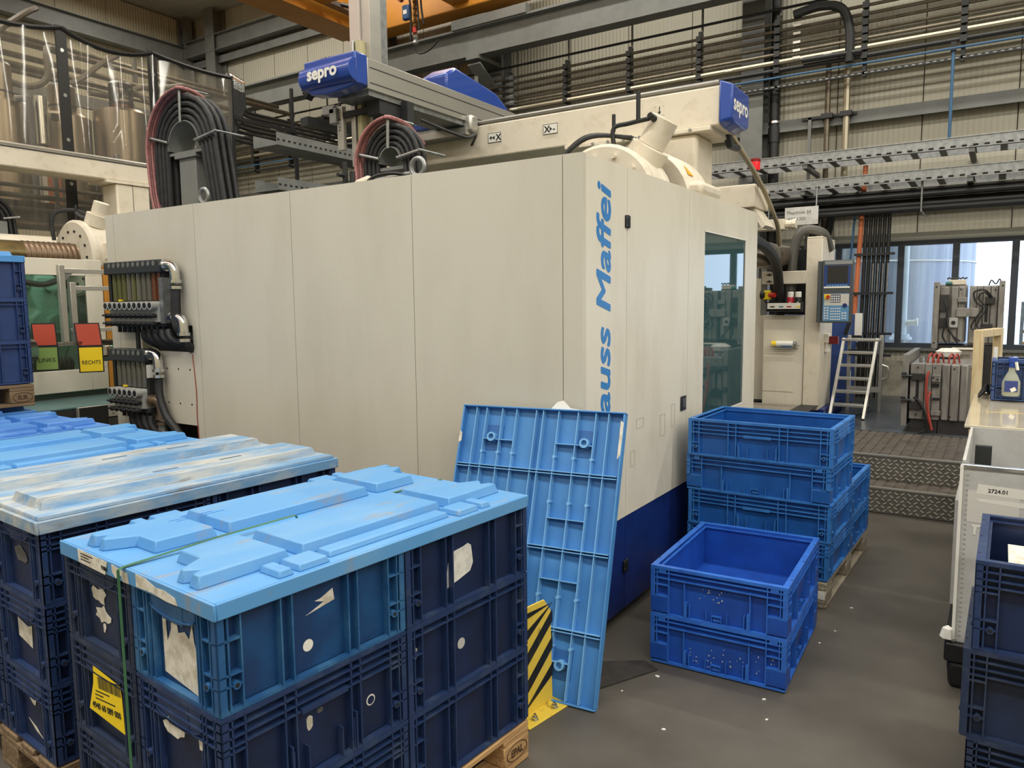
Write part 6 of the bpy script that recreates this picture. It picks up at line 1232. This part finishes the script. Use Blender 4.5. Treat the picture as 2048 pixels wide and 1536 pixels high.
part('base_tray', MB().prism([(gx0-.03, gy0-.03), (gx1, gy0-.03), (gx1, gy1), (gx0-.03, gy1)], .12, .205), black, gx, .01); part('base_foot', MB().prism([(gx0-.01, gy0-.01), (gx0+.25, gy0-.01), (gx0+.25, gy0+.3), (gx0-.01, gy0+.3)], .0, .12, 0, -.01), black, gx, .02); part('base_foot', MB().box((gx0, gy1-.3, 0), (gx0+.25, gy1, .12)).box((gx1-.25, gy0, 0), (gx1, gy0+.3, .12)).box((gx1-.25, gy1-.3, 0), (gx1, gy1, .12)), black, gx, .02)
G = lambda x, z: FY(x, gy0-.0008, z)
sticker(gx, G(.04, .865), [(-.09, -.012), (.10, -.02), (.105, .02), (-.085, .028)], mat('label_white', (222, 220, 212), .7), 'label'); sticker(gx, G(.05, .82), [(-.1, .012), (-.09, .0), (.0, -.006), (.10, -.012), (.125, .0), (.11, .010), (.0, .012)], mat('label_white', (222, 220, 212)), 'torn_label'); sticker(gx, G(-.03, .70), [(-.03, .02), (.02, .02), (.02, .012), (-.012, .010), (-.015, -.025), (-.024, -.02), (-.024, .010), (-.03, .012)], mat('label_white', (222, 220, 212)), 'torn_label'); sticker(gx, G(.03, .67), [(-.06, -.03), (.05, -.035), (.05, .04), (-.06, .045)], mat('label_pale', (204, 202, 196), .7), 'faded_label'); sticker(gx, G(-.02, .80), [(-.06, -.07), (.12, -.075), (.12, .06), (-.06, .065)], mat('label_pale', (204, 202, 196)), 'faded_label', z=.0004)
text('2724.01', .022, G(-.01, .862) @ Matrix.Translation((0, 0, .001)), black, gx, 'label_text', .0004)
part('paper_corner', MB().lathe([(.01, 0), (.03, .01), (.02, .05), (.005, .06)], 6, 0, (gx0-.02, gy0-.01, .21)), white, gx)
# table container with a clear sheet on top, crate, bottle
tc2 = thing('covered_container', 'pale container topped by a shiny clear sheet behind the open grey one', 'container', (.6, 5.4, 0)); part('container_body', MB().box((-.10, 4.62, .16), (1.2, 6.12, .965)), grey_box, tc2); part('base_tray', MB().box((-.11, 4.61, 0), (1.2, 6.12, .16)), black, tc2)
part('cover_sheet', MB().box((-.135, 4.60, .972), (1.3, 6.15, .988)), mat('glossy_cream_sheet', (214, 204, 180), .12, c2=(196, 184, 156), sc=2, amt=.6, coat=.6), tc2, .003); part('dark_seam', MB().box((-.12, 4.61, .965), (1.25, 6.13, .972)), black, tc2); part('yellow_line', MB().box((-.05, 5.2, .988), (.9, 5.215, .9885)), mat('line_yellow', (214, 178, 84), .5), tc2)
bc = crate('TB', .60, .40, .262, 'N', crate_grey, 'grey blue crate standing on the shiny clear sheet', (.265, 5.98, .989), 0)
part('lid_part', MB().box((.0, 5.82, 1.25), (.18, 5.9, 1.258)), crate_grey, bc)
bo = thing('spray_bottle', 'clear spray bottle with blue trigger head hooked on the grey blue crate', 'bottle', (.09, 5.72, 1.0))
sp = MB(); X, Y, Z = .075, 5.735, 1.03
prof = [(.038, 0), (.044, .01), (.044, .09), (.030, .13), (.016, .16), (.014, .19)]; sp.t = Matrix.Translation((X, Y, Z)) @ Matrix.Diagonal((1.15, .7, 1, 1)); sp.lathe(prof, 20); part('bottle_body', sp, glass('bottle_clear', (214, 220, 206), .05, .1, .5), bo)
sp = MB(); sp.t = Matrix.Translation((X, Y, Z)) @ Matrix.Diagonal((1.1, .66, 1, 1)); sp.lathe([(.040, .005), (.041, .05)], 20); part('liquid', sp, mat('pale_liquid', (196, 204, 176), .2), bo)
part('label', MB().box((X-.036, Y-.0335, Z+.03), (X+.036, Y-.0325, Z+.10)), mat('label_blue', (50, 66, 130), .5), bo); mb = MB(); mb.t = FY(X+.012, Y-.034, Z+.045) @ Matrix.Rotation(.5, 4, 'Z'); mb.box((-.015, -.012, 0), (.015, .012, .0005)); part('hazard_square', mb, white, bo)
part('collar', MB().cyl((X, Y, Z+.185), (X, Y, Z+.215), .018, 12), robot_blue, bo); part('spray_head', MB().box((X-.02, Y-.02, Z+.215), (X+.03, Y+.05, Z+.25)), robot_blue, bo, .006); part('trigger', MB().bar((X+.02, Y-.02, Z+.22), (X+.03, Y-.03, Z+.17), .012, .012), white, bo)
mk = thing('marker_pen', 'white capped marker standing on the sill behind the grey blue crate', 'pen', (.0, 6.1, 1.0)); part('pen_body', MB().cyl((-.02, 6.12, .988), (-.02, 6.12, 1.32), .014, 10), white, mk)
tg = thing('tangled_cables', 'black tangled cables beside the grey blue crate', 'cables', (-.08, 5.95, 1.0))
for k in range(4): part('cable', MB().tube(spline([(-.10, 5.85+.05*k, 1.0), (-.06, 5.9+.04*k, 1.04+.01*k), (-.045, 5.95+.03*k, 1.01), (-.08, 6.05, 1.0)]), .008, 6), black, tg)
